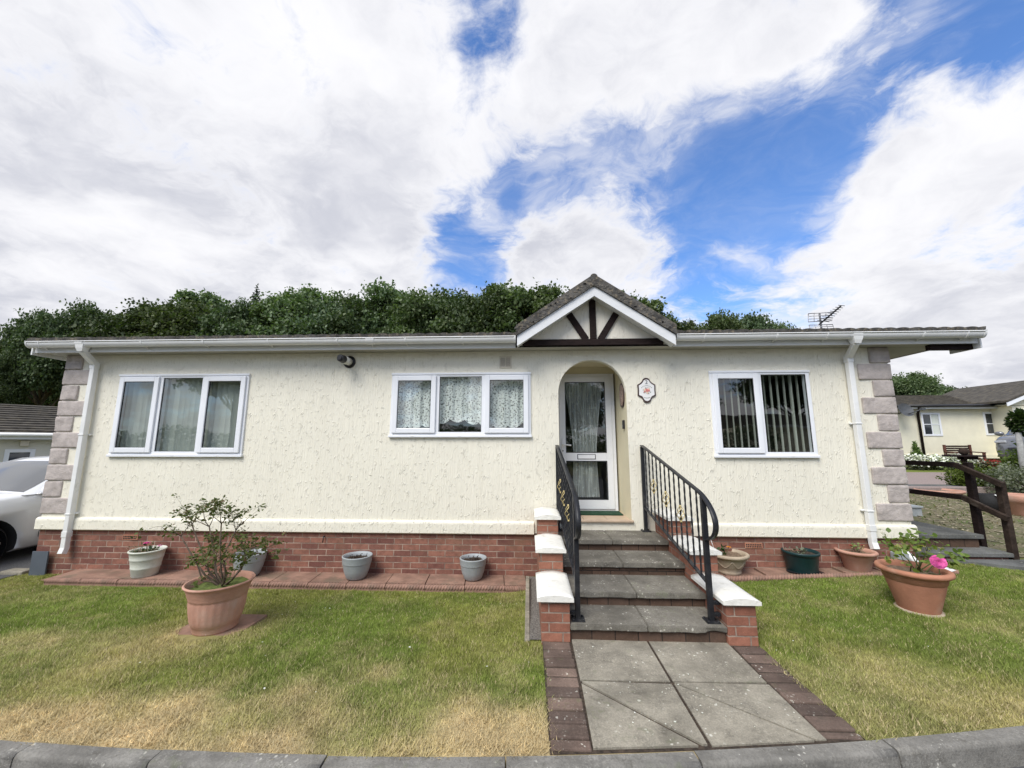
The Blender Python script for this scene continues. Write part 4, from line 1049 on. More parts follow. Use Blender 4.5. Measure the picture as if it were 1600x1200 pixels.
# ------------------------------------------------------------------ handrails
def handrail(x, xt, label, flip):
    h = thing('handrail', (x, -1.67, .14), label, 'handrail', 'handrails of the front steps')
    y1, y2 = -.05, -1.665; zt1, zt2 = 1.575, 1.165; zb1, zb2 = .80, .435
    if flip: y2 = -1.68
    slope = lambda y, a, b: a + (b-a)*(y-y1)/(y2-y1)
    xx = lambda y: xt + (x-xt)*(y-y1)/(y2-y1)
    p = MB(); p.box(xx(y1)-.021, xx(y1)+.021, y1-.021, y1+.021, .507, zt1-.012, 0, .004); p.build('post', 'black_paint', h)
    p = MB(); p.box(x-.021, x+.021, y2-.021, y2+.021, .145, zt2-.01, 0, .004); p.build('post', 'black_paint', h)
    for (yy, z0) in ((y1, .507), (y2, .144)):
        p = MB(); xc = xx(yy)
        p.box(xc-.055, xc+.055, yy-.055, yy+.055, z0, z0+.008, 0, .002)
        for sx in (-1, 1):
            for sy in (-1, 1): p.tube([(xc+sx*.04, yy+sy*.04, z0+.006), (xc+sx*.04, yy+sy*.04, z0+.018)], .009, 6)
        p.build('base_plate', 'black_paint', h)
    # flat top rail with the curl at the lower end
    path = [V((xx(y1), y1+.02, zt1+.004))]
    for k in range(1, 11): y = y1+(y2+.10-y1)*k/10; path.append(V((xx(y), y, slope(y, zt1, zt2)+.004)))
    cy, cz = y2-.02, slope(y2, zt1, zt2)-.16
    d = (path[-1]-path[-2]).normalized(); ctrl = [path[-1], path[-1]+d*.17, V((x, y2-.30, zt2-.14)), V((x, y2-.27, zt2-.31)), V((x, y2-.02, zt2-.37))]
    for k in range(1, 25):
        t_ = k/24; b4 = [ctrl[0]*(1-t_)**4, ctrl[1]*4*t_*(1-t_)**3, ctrl[2]*6*t_**2*(1-t_)**2, ctrl[3]*4*t_**3*(1-t_), ctrl[4]*t_**4]
        s_ = V((0, 0, 0))
        for q_ in b4: s_ += q_
        path.append(s_)
    p = MB(); o_ = 0; w, tk = .022, .005
    for i, q_ in enumerate(path):
        d = (path[min(i+1, len(path)-1)]-path[max(i-1, 0)]).normalized(); sx_ = V((1, 0, 0)); nrm = d.cross(sx_).normalized()
        for (a, b_) in ((-w, -tk), (w, -tk), (w, tk), (-w, tk)): p.v.append(tuple(q_ + sx_*a + nrm*b_))
    for i in range(len(path)-1):
        for k in range(4): p.face((i*4+k, i*4+(k+1) % 4, i*4+4+(k+1) % 4, i*4+4+k), 0, k in (0, 2))
    p.face((0, 1, 2, 3)); e_ = (len(path)-1)*4; p.face((e_, e_+1, e_+2, e_+3))
    p.build('top_rail', 'black_paint', h)
    p = MB(); p.bar((xx(y1), y1, zb1), (x, y2, zb2), .034, .012); p.build('bottom_rail', 'black_paint', h)
    NB = 12
    for k in range(1, NB+1):
        y = y1+(y2-y1)*k/(NB+1); za, zb = slope(y, zb1, zb2), slope(y, zt1, zt2)
        bl = MB(); n_ = 60; r = .0068
        o_ = len(bl.v)                                  # square bar, twisted
        for i in range(n_+1):
            t_ = i/n_; z = za+(zb-za)*t_; a = t_*14
            for q_ in range(4): bl.v.append((xx(y)+r*1.35*math.cos(a+q_*PI/2), y+r*1.35*math.sin(a+q_*PI/2), z))
        for i in range(n_):
            for q_ in range(4): bl.face((o_+i*4+q_, o_+i*4+(q_+1) % 4, o_+i*4+4+(q_+1) % 4, o_+i*4+4+q_))
        bo = bl.build('baluster', 'black_paint', h)
        if k in (3, 6, 9):
            zc_ = za+(zb-za)*.50; bk = MB()
            for q_ in range(4):
                pts_ = []
                for i in range(15):
                    t_ = i/14; a = q_*PI/2+t_*PI*1.1; r_ = .005+.032*math.sin(PI*t_)**.9; pts_.append((xx(y)+r_*math.cos(a), y+r_*math.sin(a), zc_-.07+.14*t_))
                bk.tube(pts_, .0042, 6)
            for zz_ in (-.074, .074): bk.tube([(xx(y), y, zc_+zz_-.008), (xx(y), y, zc_+zz_+.008)], .012, 8)
            bk.build('basket', 'brass_paint', bo)
    # wall fixings beside the lower post
    s_ = 1 if not flip else -1
    p = MB()
    for z in (.20, .29): p.box(x+s_*.02, x+s_*.075, y2-.018, y2+.018, z-.014, z+.014, 0, .004); p.tube([(x+s_*.05, y2-.02, z), (x+s_*.05, y2-.032, z)], .012, 6)
    p.build('wall_bracket', 'black_paint', h)
handrail(1.515, 1.475, 'black iron handrail with twisted bars and gold baskets on the right side of the steps', False)
handrail(.405, .372, 'black iron handrail with twisted bars and gold baskets on the left side of the steps', True)

# ------------------------------------------------------------------ walkway along the house
wk = MB(); xs_ = [-6.25] + [-5.85+.4835*k for k in range(12)] + [-.05]
xs_ = [-6.02, -5.56, -5.08, -4.60, -4.12, -3.64, -3.165, -2.69, -2.22, -1.745, -1.27, -.795, -.32, -.05]
for a, b in zip(xs_[:-1], xs_[1:]):
    sk_ = .02
    slab([(a+sk_, -.34), (b+sk_, -.34), (b-.01, .012), (a-.01, .012)], -.058, z0=-.16, mb=wk, shrink=.004, dz=random.uniform(-.003, .003))
wk.quad((-6.1, -.36, -.085), (-.05, -.36, -.085), (-.05, .012, -.085), (-6.1, .012, -.085))
def zr(x): return .045+.024*(x-1.85)
yr = lambda x: -.335+.055*(x-1.85)
xr_ = [1.86, 2.32, 2.79, 3.26, 3.73, 4.2, 4.62, 5.0]
for a, b in zip(xr_[:-1], xr_[1:]):
    slab([(a, yr(a)), (b, yr(b)), (b, .012), (a, .012)], zr((a+b)/2), z0=-.1, mb=wk, shrink=.005, dz=random.uniform(-.006, .006))
struct(wk.build('walkway', 'paving_red'))
def edging(L):
    """rope-topped edging stone along +X, origin at left end, top at z=0"""
    m = MB(); n_ = 96; r = .030; K = 16; o_ = 0
    for i in range(n_+1):
        x = .003+(L-.006)*i/n_
        for k in range(K):
            t_ = 2*PI*k/K; rr = r*(1+.17*math.sin(2*t_+ (x/L)*2*PI*L/.035)); m.v.append((x, rr*math.cos(t_), -.030+rr*math.sin(t_)))
    for i in range(n_):
        for k in range(K): m.face((i*K+k, i*K+(k+1) % K, (i+1)*K+(k+1) % K, (i+1)*K+k), 0, True)
    m.face([k for k in range(K)]); m.face([n_*K+k for k in range(K)])
    m.box(.003, L-.003, -.024, .024, -.19, -.035)
    return m
proto = None
def put_edge(x, y, z, rz, ry, L, label):
    global proto
    if proto is None:
        proto = edging(.475).build('edging_stone', 'edging_red', loc=(0, 0, 0)); o = proto
    else: o = proto.copy(); COL.objects.link(o)
    o.location = (x, y, z); o.rotation_euler = (random.uniform(-.05, .05), ry, rz); o.scale = (L/.475, 1, 1)
    tag(o, label, 'edging stone', 'rope topped edging stones along the walkway'); return o
for a, b in zip(xs_[:-1], xs_[1:]):
    put_edge(a+.03, -.378+random.uniform(-.004, .004), -.052+random.uniform(-.004, .004), 0, 0, b-a, 'rope topped terracotta edging stone along the lawn left of the steps')
for a, b in zip(xr_[:-1], xr_[1:]):
    put_edge(a, yr(a)-.035, zr(a)+.022+random.uniform(-.003, .003), math.atan(.055), -math.atan(.024), b-a, 'rope topped terracotta edging stone along the lawn right of the steps')

# ================================================================== POTS AND PLANTS
def leaf_quads(pts, size, seed=0, flat=.5, asp=.55):
    """pts (N,3): folded leaf of 2 quads each -> verts (N*8)"""
    r = np.random.RandomState(seed); n = len(pts); P_ = np.asarray(pts, float)
    d = r.normal(size=(n, 3)); d[:, 2] = d[:, 2]*flat - .1; d /= np.linalg.norm(d, axis=1)[:, None]
    s_ = np.cross(d, r.normal(size=(n, 3))*np.array([.5, .5, 1.0])+np.array([0, 0, .6])); s_ /= np.linalg.norm(s_, axis=1)[:, None]+1e-9
    nn_ = np.cross(s_, d)
    L = (size*(.6+.8*r.rand(n)))[:, None]; w = L*asp*.5
    a = P_; m1 = P_+d*L*.5; t_ = P_+d*L
    v = np.empty((n, 6, 3)); up_ = nn_*L*.10
    v[:, 0] = a; v[:, 1] = a+d*L*.35+s_*w+up_; v[:, 2] = a+d*L*.7+s_*w*.8+up_; v[:, 3] = t_; v[:, 4] = a+d*L*.7-s_*w*.8+up_; v[:, 5] = a+d*L*.35-s_*w+up_
    return v.reshape(-1, 3)
def pot(name, loc, label, mat_, prof, group=None, fill=None, fr=.9, lean=None, n=48, fn=None, band=None, inner=.012):
    x, y, z = loc; o_ = thing(name, loc, label, 'plant pot', group)
    zt = prof[-1][1]; rt_ = prof[-1][0]
    inn = [(rt_-inner, zt), (rt_-inner*1.6, zt-.03), (rt_*.80, zt*.62)]
    m = MB(); m.lathe([(.001, 0)]+[(r, h) for r, h in prof]+inn, x, y, n, fn=fn)
    for i in range(len(m.v)): m.v[i] = (m.v[i][0], m.v[i][1], m.v[i][2]+z)
    m.build('body', mat_, o_)
    if fill:
        fm, fz = fill; rr = rt_-inner*1.7; f_ = MB(); K = 26; f_.v.append((x, y, z+fz+.012))
        for ring_ in (.35, .7, 1.0):
            for k in range(K): t_ = 2*PI*k/K; rrr = rr*ring_*(.96 if ring_ == 1 else 1); f_.v.append((x+rrr*math.cos(t_), y+rrr*math.sin(t_), z+fz+random.uniform(-.008, .012)))
        for k in range(K): f_.face((0, 1+k, 1+(k+1) % K), 0, True)
        for q_ in range(2):
            for k in range(K): f_.face((1+q_*K+k, 1+q_*K+K+k, 1+q_*K+K+(k+1) % K, 1+q_*K+(k+1) % K), 0, True)
        f_.build('compost', fm, o_, fix=False)
    return o_
# big terracotta pot with the bare shrub
zL = float(terrain(-2.85, -1.55))
c = MB(); c.box(-3.16, -2.56, -1.84, -1.26, zL-.03, zL+.012, 0, .006)
tag(c.build('paving_tile', 'paving_red', loc=(-2.86, -1.55, zL)), 'square terracotta paving tile in the lawn under the big shrub pot', 'paving tile')
ribs = lambda r, z, t: r*(1+(.009*math.cos(24*t) if .06 < z < .27 else 0))
zp = zL+.013
BIG = [(r*.775, h*1.03) for r, h in [(.215, 0), (.222, .012), (.228, .05), (.236, .055), (.255, .10), (.275, .18), (.284, .255), (.283, .268), (.290, .272), (.292, .285), (.300, .30), (.318, .345), (.335, .372), (.350, .380), (.352, .388), (.345, .394)]]
pot('terracotta_pot', (-2.85, -1.545, zp), 'large pale terracotta pot with ribbed sides on a paving tile in the left lawn', 'terracotta', BIG, fill=('moss', .35), n=104, fn=ribs)
class Plant:
    def __init__(s): s.t = MB(); s.tips = []
    def grow(s, p, d, L, r, depth, nseg=4, spread=.6, kids=(2, 3), shrink=.68, up_=.15, wob=.18):
        pts = [V(p)]; d = V(d).normalized(); R = [r]
        for i in range(nseg):
            d = (d + V((random.gauss(0, wob), random.gauss(0, wob), random.gauss(0, wob)+up_*.25))).normalized()
            pts.append(pts[-1]+d*L/nseg); R.append(r*(1-.45*(i+1)/nseg))
        s.t.tube(pts, R, 5 if r < .004 else 7)
        if depth <= 0:
            s.tips += [tuple(q) for q in pts[1:]]; return
        for k in range(random.randint(*kids)):
            b = pts[-1] if k == 0 else pts[random.randint(max(1, nseg-2), nseg)]
            dd = (d + V((random.gauss(0, spread), random.gauss(0, spread), random.gauss(0, spread*.6)))).normalized()
            s.grow(b, dd, L*shrink*random.uniform(.7, 1.2), R[-1]*.8, depth-1, max(3, nseg-1), spread, kids, shrink, up_, wob)
random.seed(21)
pl = Plant(); B0 = V((-2.83, -1.53, zp+.33))
for (u, v, yy, L) in ((262, 812, -1.5, 1), (285, 790, -1.35, 1), (320, 792, -1.5, 1), (345, 785, -1.6, 1), (375, 800, -1.45, 1), (400, 838, -1.55, 1), (292, 862, -1.6, 1), (352, 862, -1.75, 1), (395, 860, -1.4, 1), (330, 858, -1.3, 1)):
    T = at_y(u, v, yy); d = T-B0; mid = B0+d*.45+V((random.gauss(0, .03), random.gauss(0, .03), random.gauss(.0, .03))) + V((d.x*.12, 0, -.03))
    sp = [B0+V((random.gauss(0, .012), random.gauss(0, .012), 0)), B0+d*.18+V((d.x*.12, d.y*.1, .0)), mid, B0+d*.75]
    pl.t.tube(sp, [.010, .0085, .007, .0055], 7)
    for q_ in range(3):
        pl.grow(sp[-1], (d.x*.6+random.gauss(0, .28), d.y*.6+random.gauss(0, .35), d.z*.5+random.gauss(.05, .12)), .15*L, .0042, 2, 3, .75, (2, 3), .72, .05, .22)
rb = thing('potted_shrub', tuple(B0), 'sparse twiggy shrub with small green leaves growing in the large left pot', 'shrub')
pl.t.build('stems', 'twig', rb, fix=False)
tp = np.array(pl.tips); r_ = np.random.RandomState(4)
keep = r_.rand(len(tp)) < .95
# foliage gathers on the outer twigs
pp = np.repeat(tp[keep], 3, axis=0) + r_.normal(size=(keep.sum()*3, 3))*np.array([.018, .018, .009])
low = []
for (u, v, yy, n_, sx_) in ((310, 872, -1.6, 80, .05), (352, 868, -1.7, 110, .07), (388, 858, -1.45, 90, .06), (335, 858, -1.35, 60, .05), (405, 842, -1.5, 45, .045), (372, 872, -1.55, 60, .05)):
    T = at_y(u, v, yy); low.append(np.array(T[:])+r_.normal(size=(n_, 3))*np.array([sx_, sx_, sx_*.42]))
pp = np.concatenate([pp]+low)
fast_mesh('leaves', leaf_quads(pp, .030, 3, .45, .6), 6, 'shrub_leaf', parent=rb)

# white banded pot with pink flower
PW = [(.155, 0), (.165, .01), (.182, .105), (.195, .110), (.197, .125), (.187, .130), (.205, .225), (.217, .230), (.219, .245), (.209, .25), (.225, .325), (.240, .332), (.243, .345), (.236, .352)]
PW = [(r*.79-(.006 if i in (3, 4, 7, 8) else 0), h*.90) for i, (r, h) in enumerate(PW)]
pot('plant_pot', (-4.90, -.205, -.056), 'white weathered pot with raised bands and a pink flower on the walkway', 'pot_white', PW, fill=('soil', .265))
def clump(name, label, cat, loc, stems, leaf, lm, nl, size, flowers=(), h=.1, spread=.08, seed=1):
    random.seed(seed); o_ = thing(name, loc, label, cat); p_ = Plant(); r_ = np.random.RandomState(seed)
    for k in range(stems):
        a = random.random()*6.28; p_.grow(V(loc)+V((math.cos(a)*spread*.5*random.random(), math.sin(a)*spread*.5*random.random(), 0)), (math.cos(a)*spread/h*random.random(), math.sin(a)*spread/h*random.random(), 1), h*random.uniform(.5, .9), .0035, 1, 3, .5, (1, 3), .6)
    p_.t.build('stems', lm[0], o_, fix=False)
    tp = np.array(p_.tips); pp = tp[r_.randint(0, len(tp), nl)] + r_.normal(size=(nl, 3))*size*.5
    fast_mesh('leaves', leaf_quads(pp, size, seed, .7), 6, leaf, parent=o_)
    for (dx, dy_, dz, R, mats_) in flowers:
        f_ = MB(); cx_, cy_, cz_ = loc[0]+dx, loc[1]+dy_, loc[2]+dz
        f_.tube([(loc[0]+dx*.3, loc[1]+dy_*.3, loc[2]), (cx_, cy_, cz_)], .003, 5, 1)
        flower(f_, (cx_, cy_, cz_), R)
        f_.build('flower', [mats_, lm[0]], o_, fix=False)
    return o_
def flower(mb, c, R, n=5, layers=5, mi=0):
    c = V(c)
    for l in range(layers):
        t_ = l/max(1, layers-1); r = R*(1-.72*t_); k_n = n+2-(l % 2)
        for k in range(k_n):
            a = 2*PI*(k+.37*l)/k_n + random.uniform(-.1, .1); el = math.radians(12+66*t_)
            d = V((math.cos(a)*math.cos(el), math.sin(a)*math.cos(el), math.sin(el))); s_ = V((-math.sin(a), math.cos(a), 0)); u_ = d.cross(s_)*-1
            o_ = c+V((0, 0, -.15*R+.12*R*t_)); w = r*.62
            rows = []
            for i, (f_, wf, cup) in enumerate(((0, .25, 0), (.35, .8, .10), (.7, 1.0, .12), (.95, .75, .0), (1.03, .3, -.1))):
                rows.append([o_+d*r*f_-s_*w*wf+u_*r*(-.16*wf-cup*.3), o_+d*r*f_+u_*r*cup*-.6, o_+d*r*f_+s_*w*wf+u_*r*(-.16*wf-cup*.3)])
            for i in range(4):
                for q_ in range(2): mb.quad(rows[i][q_], rows[i][q_+1], rows[i+1][q_+1], rows[i+1][q_], mi, True)
clump('flowering_plant', 'brown dried stems and green leaves with a small pink flower in the white pot', 'plant', (-4.90, -.205, .205), 9, 'dark_leaf', ('twig',), 60, .04, [(.03, -.06, .14, .035, 'petal_pink'), (.13, .02, .09, .025, 'petal_pale')], .10, .14, 5)
random.seed(8); q_ = MB(); b0 = V((-4.95, -.205, .2))
for k in range(60):
    a = random.random()*6.28; r = random.uniform(.02, .14); p = b0+V((math.cos(a)*r, math.sin(a)*r*.8, .01)); q_.tube([p, p+V((random.gauss(0, .035), random.gauss(0, .03), random.uniform(.02, .09)))], .002, 4)
tag(q_.build('dead_stems', 'dry_leaf', loc=tuple(b0), fix=False), 'tangle of pale dried stalks filling the left half of the white pot', 'dead plant')
# grey pots
PG = [(.095, 0), (.103, .004), (.120, .02), (.150, .10), (.166, .175), (.168, .182), (.1705, .184), (.172, .192), (.178, .255), (.181, .262), (.181, .270), (.178, .273)]
for (u, z_, y_, lab, k) in ((388, -.056, -.17, 'grey plastic pot on the walkway partly hidden behind the left shrub', 1.03), (557, -.056, -.19, 'grey plastic pot on the walkway midway between shrub and steps', 1.0), (739, -.056, -.155, 'grey plastic pot with dead stems on the walkway nearest the left of the steps', .93)):
    x_ = at_y(u, 895, y_).x
    pot('plant_pot', (x_, y_, z_), lab, 'pot_grey', [(r*k, h*k) for r, h in PG], 'grey plastic pots on the walkway', fill=('soil', .225*k))
    random.seed(int(u)); q_ = MB(); b0 = V((x_, y_, z_+.225*k))
    for j in range(22):
        a = random.random()*6.28; r = random.random()*.11; p = b0+V((r*math.cos(a), r*math.sin(a), .005)); d1 = V((random.gauss(0, .03), random.gauss(0, .03), random.uniform(.01, .05)))
        q_.tube([p, p+d1*.6+V((0, 0, .012)), p+d1], .0035, 4)
    labs = {388: 'dark leafy remains in the grey pot behind the shrub', 557: 'low dark dead stalks in the middle grey pot', 739: 'dark dead stems standing in the grey pot nearest the steps'}
    tag(q_.build('dead_stems', 'soil', loc=tuple(b0), fix=False), labs[u], 'dead plant')
# right side pots
zb_ = zr(2.42)
PB = [(.125, 0), (.135, .006), (.135, .03), (.128, .04), (.150, .07), (.183, .13), (.200, .185), (.206, .19), (.226, .196), (.234, .206), (.234, .222), (.226, .230), (.214, .232)]
po = pot('bowl_planter', (2.42, -.135, zb_), 'stone coloured bowl planter with swag pattern beside the stepped wall on the right walkway', 'pot_stone', PB, fill=('soil_pale', .195), inner=.014)
sw = MB()
for k in range(7):
    a0 = 2*PI*k/7; pts_ = []
    for i in range(9):
        t_ = i/8; a = a0+t_*2*PI/7; z = .165-.075*math.sin(PI*t_); r = np.interp(z, [.04, .07, .13, .185], [.128, .150, .183, .200])+.001; pts_.append((2.42+r*math.cos(a), -.135+r*math.sin(a), zb_+z))
    sw.tube(pts_, .005, 5)
sw.build('swag', 'pot_stone', po)
clump('flowering_plant', 'small green plant with one orange flower in the stone bowl planter', 'plant', (2.36, -.16, zb_+.20), 4, 'dark_leaf', ('twig_green',), 34, .055, [(.06, -.02, .10, .026, 'petal_orange')], .06, .05, 9)
q_ = MB()
for (dx, h_) in ((-.10, .15), (-.15, .10)): q_.tube([(2.36+dx*.4, -.05, zb_+.19), (2.36+dx, -.08, zb_+.20+h_)], .0035, 5)
tag(q_.build('plant_label', 'white_plastic', loc=(2.3, -.06, zb_+.2)), 'two thin white plant stakes leaning in the back of the stone bowl', 'plant stake')
zb_ = zr(3.25)
PGn = [(.155, 0), (.160, .01), (.178, .19), (.185, .200), (.192, .202), (.196, .218), (.196, .232), (.190, .236)]
pot('plant_pot', (3.30, -.115, zb_+.002), 'dark green plastic tub on the right walkway between two wider pots', 'pot_green', PGn, fill=('soil', .20))
clump('seedling', 'small thin green seedlings with a reddish shoot in the dark green tub', 'plant', (3.30, -.115, zb_+.205), 9, 'grey_leaf', ('twig',), 50, .035, (), .05, .13, 12)
c = MB(); pts_ = [(3.30+.21*math.cos(k/14*2*PI)*(1+.1*math.sin(k*5)), -.14+.13*math.sin(k/14*2*PI), zb_+.003+.012*random.random()) for k in range(14)]
c.v = [(3.30, -.14, zb_+.02)]+pts_
for k in range(14): c.face((0, 1+k, 1+(k+1) % 14))
tag(c.build('bin_liner', 'black_plastic', loc=(3.30, -.14, zb_), fix=False), 'crumpled black plastic sheet lying under the dark green tub', 'plastic sheet')
zb_ = zr(3.95)
PT = [(.135, 0), (.142, .008), (.176, .135), (.184, .140), (.198, .186), (.205, .190), (.226, .194), (.238, .204), (.240, .216), (.234, .226), (.222, .230)]
PT = [(r*.87, h) for r, h in PT]
pot('terracotta_pot', (3.975, -.085, zb_), 'medium terracotta pot with rolled rim on the walkway beside the right downpipe', 'terracotta', PT, fill=('soil_pale', .19), inner=.016)
clump('flowering_plant', 'small plant with dark red flowers in the medium terracotta pot by the downpipe', 'plant', (4.0, -.08, zb_+.195), 5, 'rose_leaf', ('twig',), 40, .03, [(-.07, 0, .08, .018, 'petal_red'), (.05, -.02, .09, .015, 'petal_red')], .08, .09, 14)
# big rose pot
zR = float(terrain(3.70, -1.10))
PR = [(.180, 0), (.186, .008), (.196, .04), (.250, .200), (.268, .262), (.270, .272), (.279, .276), (.293, .330), (.300, .336), (.322, .338), (.340, .350), (.345, .366), (.338, .382), (.320, .388)]
PRX, PRY = 3.70, -1.10
pot('terracotta_pot', (PRX, PRY, zR), 'large orange terracotta pot with thick rolled rim on the right lawn', 'terracotta_dark', [(r*.80, h*.98) for r, h in PR], fill=('soil_pale', .325), n=64, inner=.022)
c = MB(); c.lathe([(.172, -.03), (.172, .006), (.162, .008), (.1, .004)], PRX, PRY, 40); c.v = [(x, y, z+zR) for x, y, z in c.v]
tag(c.build('pot_saucer', 'pot_stone', loc=(PRX, PRY, zR)), 'stone coloured saucer sunk in the lawn under the large orange rose pot', 'saucer')
random.seed(33); rp = thing('rose_bush', (PRX, PRY, zR+.33), 'rose bush with pale green leaves and one pink bloom in the large right pot', 'rose bush')
pl = Plant(); B0 = V((PRX+.06, PRY, zR+.33))
for (u, v, yy) in ((1392, 852, -1.1), (1420, 858, -1.0), (1436, 862, -1.15), (1452, 850, -1.2), (1428, 838+8, -.95), (1475, 872, -1.1), (1488, 878, -1.05), (1445, 868, -1.3), (1405, 870, -1.2)):
    T = at_y(u, v, yy); d = T-B0; sp = [B0+V((random.gauss(0, .03), random.gauss(0, .03), -.01)), B0+d*.4+V((0, 0, .02)), B0+d*.75]
    pl.t.tube(sp, [.006, .005, .004], 6)
    for k in range(2): pl.grow(sp[-1], tuple(d+V((random.gauss(0, .1), random.gauss(0, .1), 0))), .12, .003, 1, 3, .7, (2, 3), .7)
fp = at_y(1466, 878, -1.22)
pl.t.tube([B0+V((.05, 0, 0)), V((fp.x-.005, fp.y, fp.z-.12)), fp-V((0, 0, .02))], [.005, .0045, .004], 6)
pl.t.build('stems', 'twig_green', rp, fix=False)
tp = np.array(pl.tips); r_ = np.random.RandomState(6); pp = tp[r_.randint(0, len(tp), 230)]+r_.normal(size=(230, 3))*.02
fast_mesh('leaves', leaf_quads(pp, .048, 8, .5, .7), 6, 'rose_leaf', parent=rp)
f_ = MB(); flower(f_, (0, 0, 0), .058, 5, 7); rot_ = (V((-2.2, -4.4, 1.6))).to_track_quat('Z', 'Y').to_matrix()
f_.v = [tuple(fp + rot_ @ V(p)) for p in f_.v]; f_.build('bloom', 'petal_pink', rp, fix=False)

# odds and ends at the house corners
c = MB(); c.box(-6.665, -6.44, -.050, -.034, -.15, .168, 0, .002)
tag(c.build('slate_board', 'slate_grey', loc=(-6.50, -.09, -.12)), 'blue grey square board leaning on the brick skirt at the left house corner', 'board')
c = MB(); c.tube([(4.52, -.06, .33), (4.55, -.09, .31), (4.63, -.20, .14), (4.78, -.34, .10)], .034, 12); c.tube([(4.60, -.16, .19), (4.615, -.18, .165)], .040, 12)
tag(c.build('drain_hose', 'upvc_gutter', loc=(4.6, -.2, .1)), 'white plastic drain pipe end running down at the right house corner', 'pipe')
c = MB(); c.box(4.42, 4.56, -.14, -.03, .08, .30, 0, .01)
tag(c.build('meter_box', 'pot_grey', loc=(4.49, -.08, .08)), 'small grey plastic box standing at the right house corner behind the rose', 'box')
random.seed(3)
for (x_, y_, a_, lab) in ((4.80, -.24, .3, 'crumpled white plastic wrapper lying on the ground behind the rose pot'),):
    c = MB()
    for k in range(7): m_ = Matrix.Translation((x_+random.uniform(-.08, .08), y_+random.uniform(-.04, .04), .14+random.random()*.03)) @ Matrix.Rotation(random.random()*3, 4, 'Z') @ Matrix.Rotation(random.uniform(-.5, .5), 4, 'X'); c.box(-.05, .05, -.03, .03, -.004, .004, 1 if k == 3 else 0, .002, m_)
    tag(c.build('wrapper', ['white_plastic', 'plaque_ink'], loc=(x_, y_, .12)), lab, 'litter')
for (x_, y_, lab) in ((-6.95, .05, 'pale stone slab piece on the ground beside the white car wheel'),):
    c = MB(); c.box(x_-.16, x_+.16, y_-.08, y_+.08, float(terrain(x_, y_))-.02, float(terrain(x_, y_))+.05, 0, .015); tag(c.build('loose_slab', 'slab', loc=(x_, y_, -.2)), lab, 'stone')
# ================================================================== SIDE STEPS, RAILING, GARDEN ON THE RIGHT
ss = thing('side_steps', (5.5, .5, .1), 'two dark concrete slab steps at the right end of the house by the timber railing', 'steps')
c = MB(); c.box(4.80, 6.20, .245, .72, .165, .215, 0, .006); c.build('tread', 'side_slab', ss)
c = MB(); c.box(4.80, 6.14, .275, .70, -.1, .164); c.build('riser', 'brick_skirt', ss)
c = MB(); c.box(4.80, 6.13, .50, 2.4, .33, .385, 0, .006); c.build('tread', 'side_slab', ss)
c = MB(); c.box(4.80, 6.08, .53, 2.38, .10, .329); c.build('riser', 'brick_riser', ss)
c = MB()
for poly in ([(5.33, .24), (5.77, .0), (6.15, -.2), (6.15, .24)], [(6.155, .24), (6.155, -.205), (6.9, -.54), (6.9, .35)], [(6.905, .35), (6.905, -.545), (9.5, -1.35), (9.5, .4)]):
    slab(poly, .142, z0=-.1, mb=c, shrink=.004)
struct(c.build('side_path', 'side_slab'))
ra = thing('timber_railing', (6.22, .3, .1), 'dark weathered timber railing with two rails beside the side steps', 'railing')
RX = 6.21
pz = lambda u, v: at_x(u, v, RX)
for (ub, vb, ut, vt_, w, mat_) in ((1536, 848, 1509, 722, .105, 'timber_dark'), (1585, 878, 1562, 752, .095, 'timber_old')):
    p0, p1 = pz(ub, vb), pz(ut, vt_); y_ = (p0.y+p1.y)/2
    c = MB(); c.box(RX-.036, RX+.036, y_-w*.38, y_+w*.38, p0.z-.2, p1.z, 0, .006); c.build('post', mat_, ra)
for (a, b, cc_, h_) in (((1576, 758), (1500, 726), (1330, 724), .070), ((1584, 811), (1512, 777), (1330, 766), .070)):
    A_, B_, C_ = pz(*a), pz(*b), pz(*b); C_ = V((RX, 2.6, B_.z-.02))
    c = MB(); xo = RX-.07; c.bar((xo, A_.y, A_.z), (xo, B_.y, B_.z), .05, h_, 0, (0, 0, 1), .006); c.build('rail', 'timber_old', ra)
    c = MB(); c.bar((xo, B_.y+.004, B_.z), (xo, C_.y, C_.z), .05, h_, 0, (0, 0, 1), .006); c.build('rail', 'timber_dark', ra)
c = MB(); c.box(RX-.045, RX+.045, 2.4, 2.5, .1, 1.28, 0, .006); c.build('post', 'timber_dark', ra)

def tz(x, y): return float(terrain(x, y))
# gravel bed + tarmac path patches laid on the ground
def sheet(name, mat_, x0, x1, y0, y1, dz, nx_=20, ny_=20, fn=None):
    c = MB(); o_ = 0
    for i in range(nx_+1):
        for k in range(ny_+1):
            x, y = x0+(x1-x0)*i/nx_, y0+(y1-y0)*k/ny_
            if fn: x, y = fn(x, y)
            c.v.append((x, y, tz(x, y)+dz))
    for i in range(nx_):
        for k in range(ny_): c.face((i*(ny_+1)+k, (i+1)*(ny_+1)+k, (i+1)*(ny_+1)+k+1, i*(ny_+1)+k+1), 0, True)
    return struct(c.build(name, mat_, fix=False))
sheet('driveway', 'asphalt', -13, -6.85, -.72, 9, .012)
sheet('gravel_bed', 'gravel_pale', 6.15, 14, .42, 5.6, .012)
random.seed(17); cp_ = []
for i in range(2600):
    x, y = random.uniform(6.2, 11.5), random.uniform(.45, 5.4); r = random.uniform(.012, .032); z = tz(x, y)+.014; a = random.random()*6
    for k in range(4): cp_.append((x+r*math.cos(a+k*PI/2), y+r*math.sin(a+k*PI/2), z+random.uniform(0, .02)))
o = fast_mesh('loose_gravel', cp_, 4, 'stone_chip'); struct(o, 'stuff'); tag(o, 'loose pale stone chippings in the gravel bed beside the timber railing', 'gravel')
wd_ = []
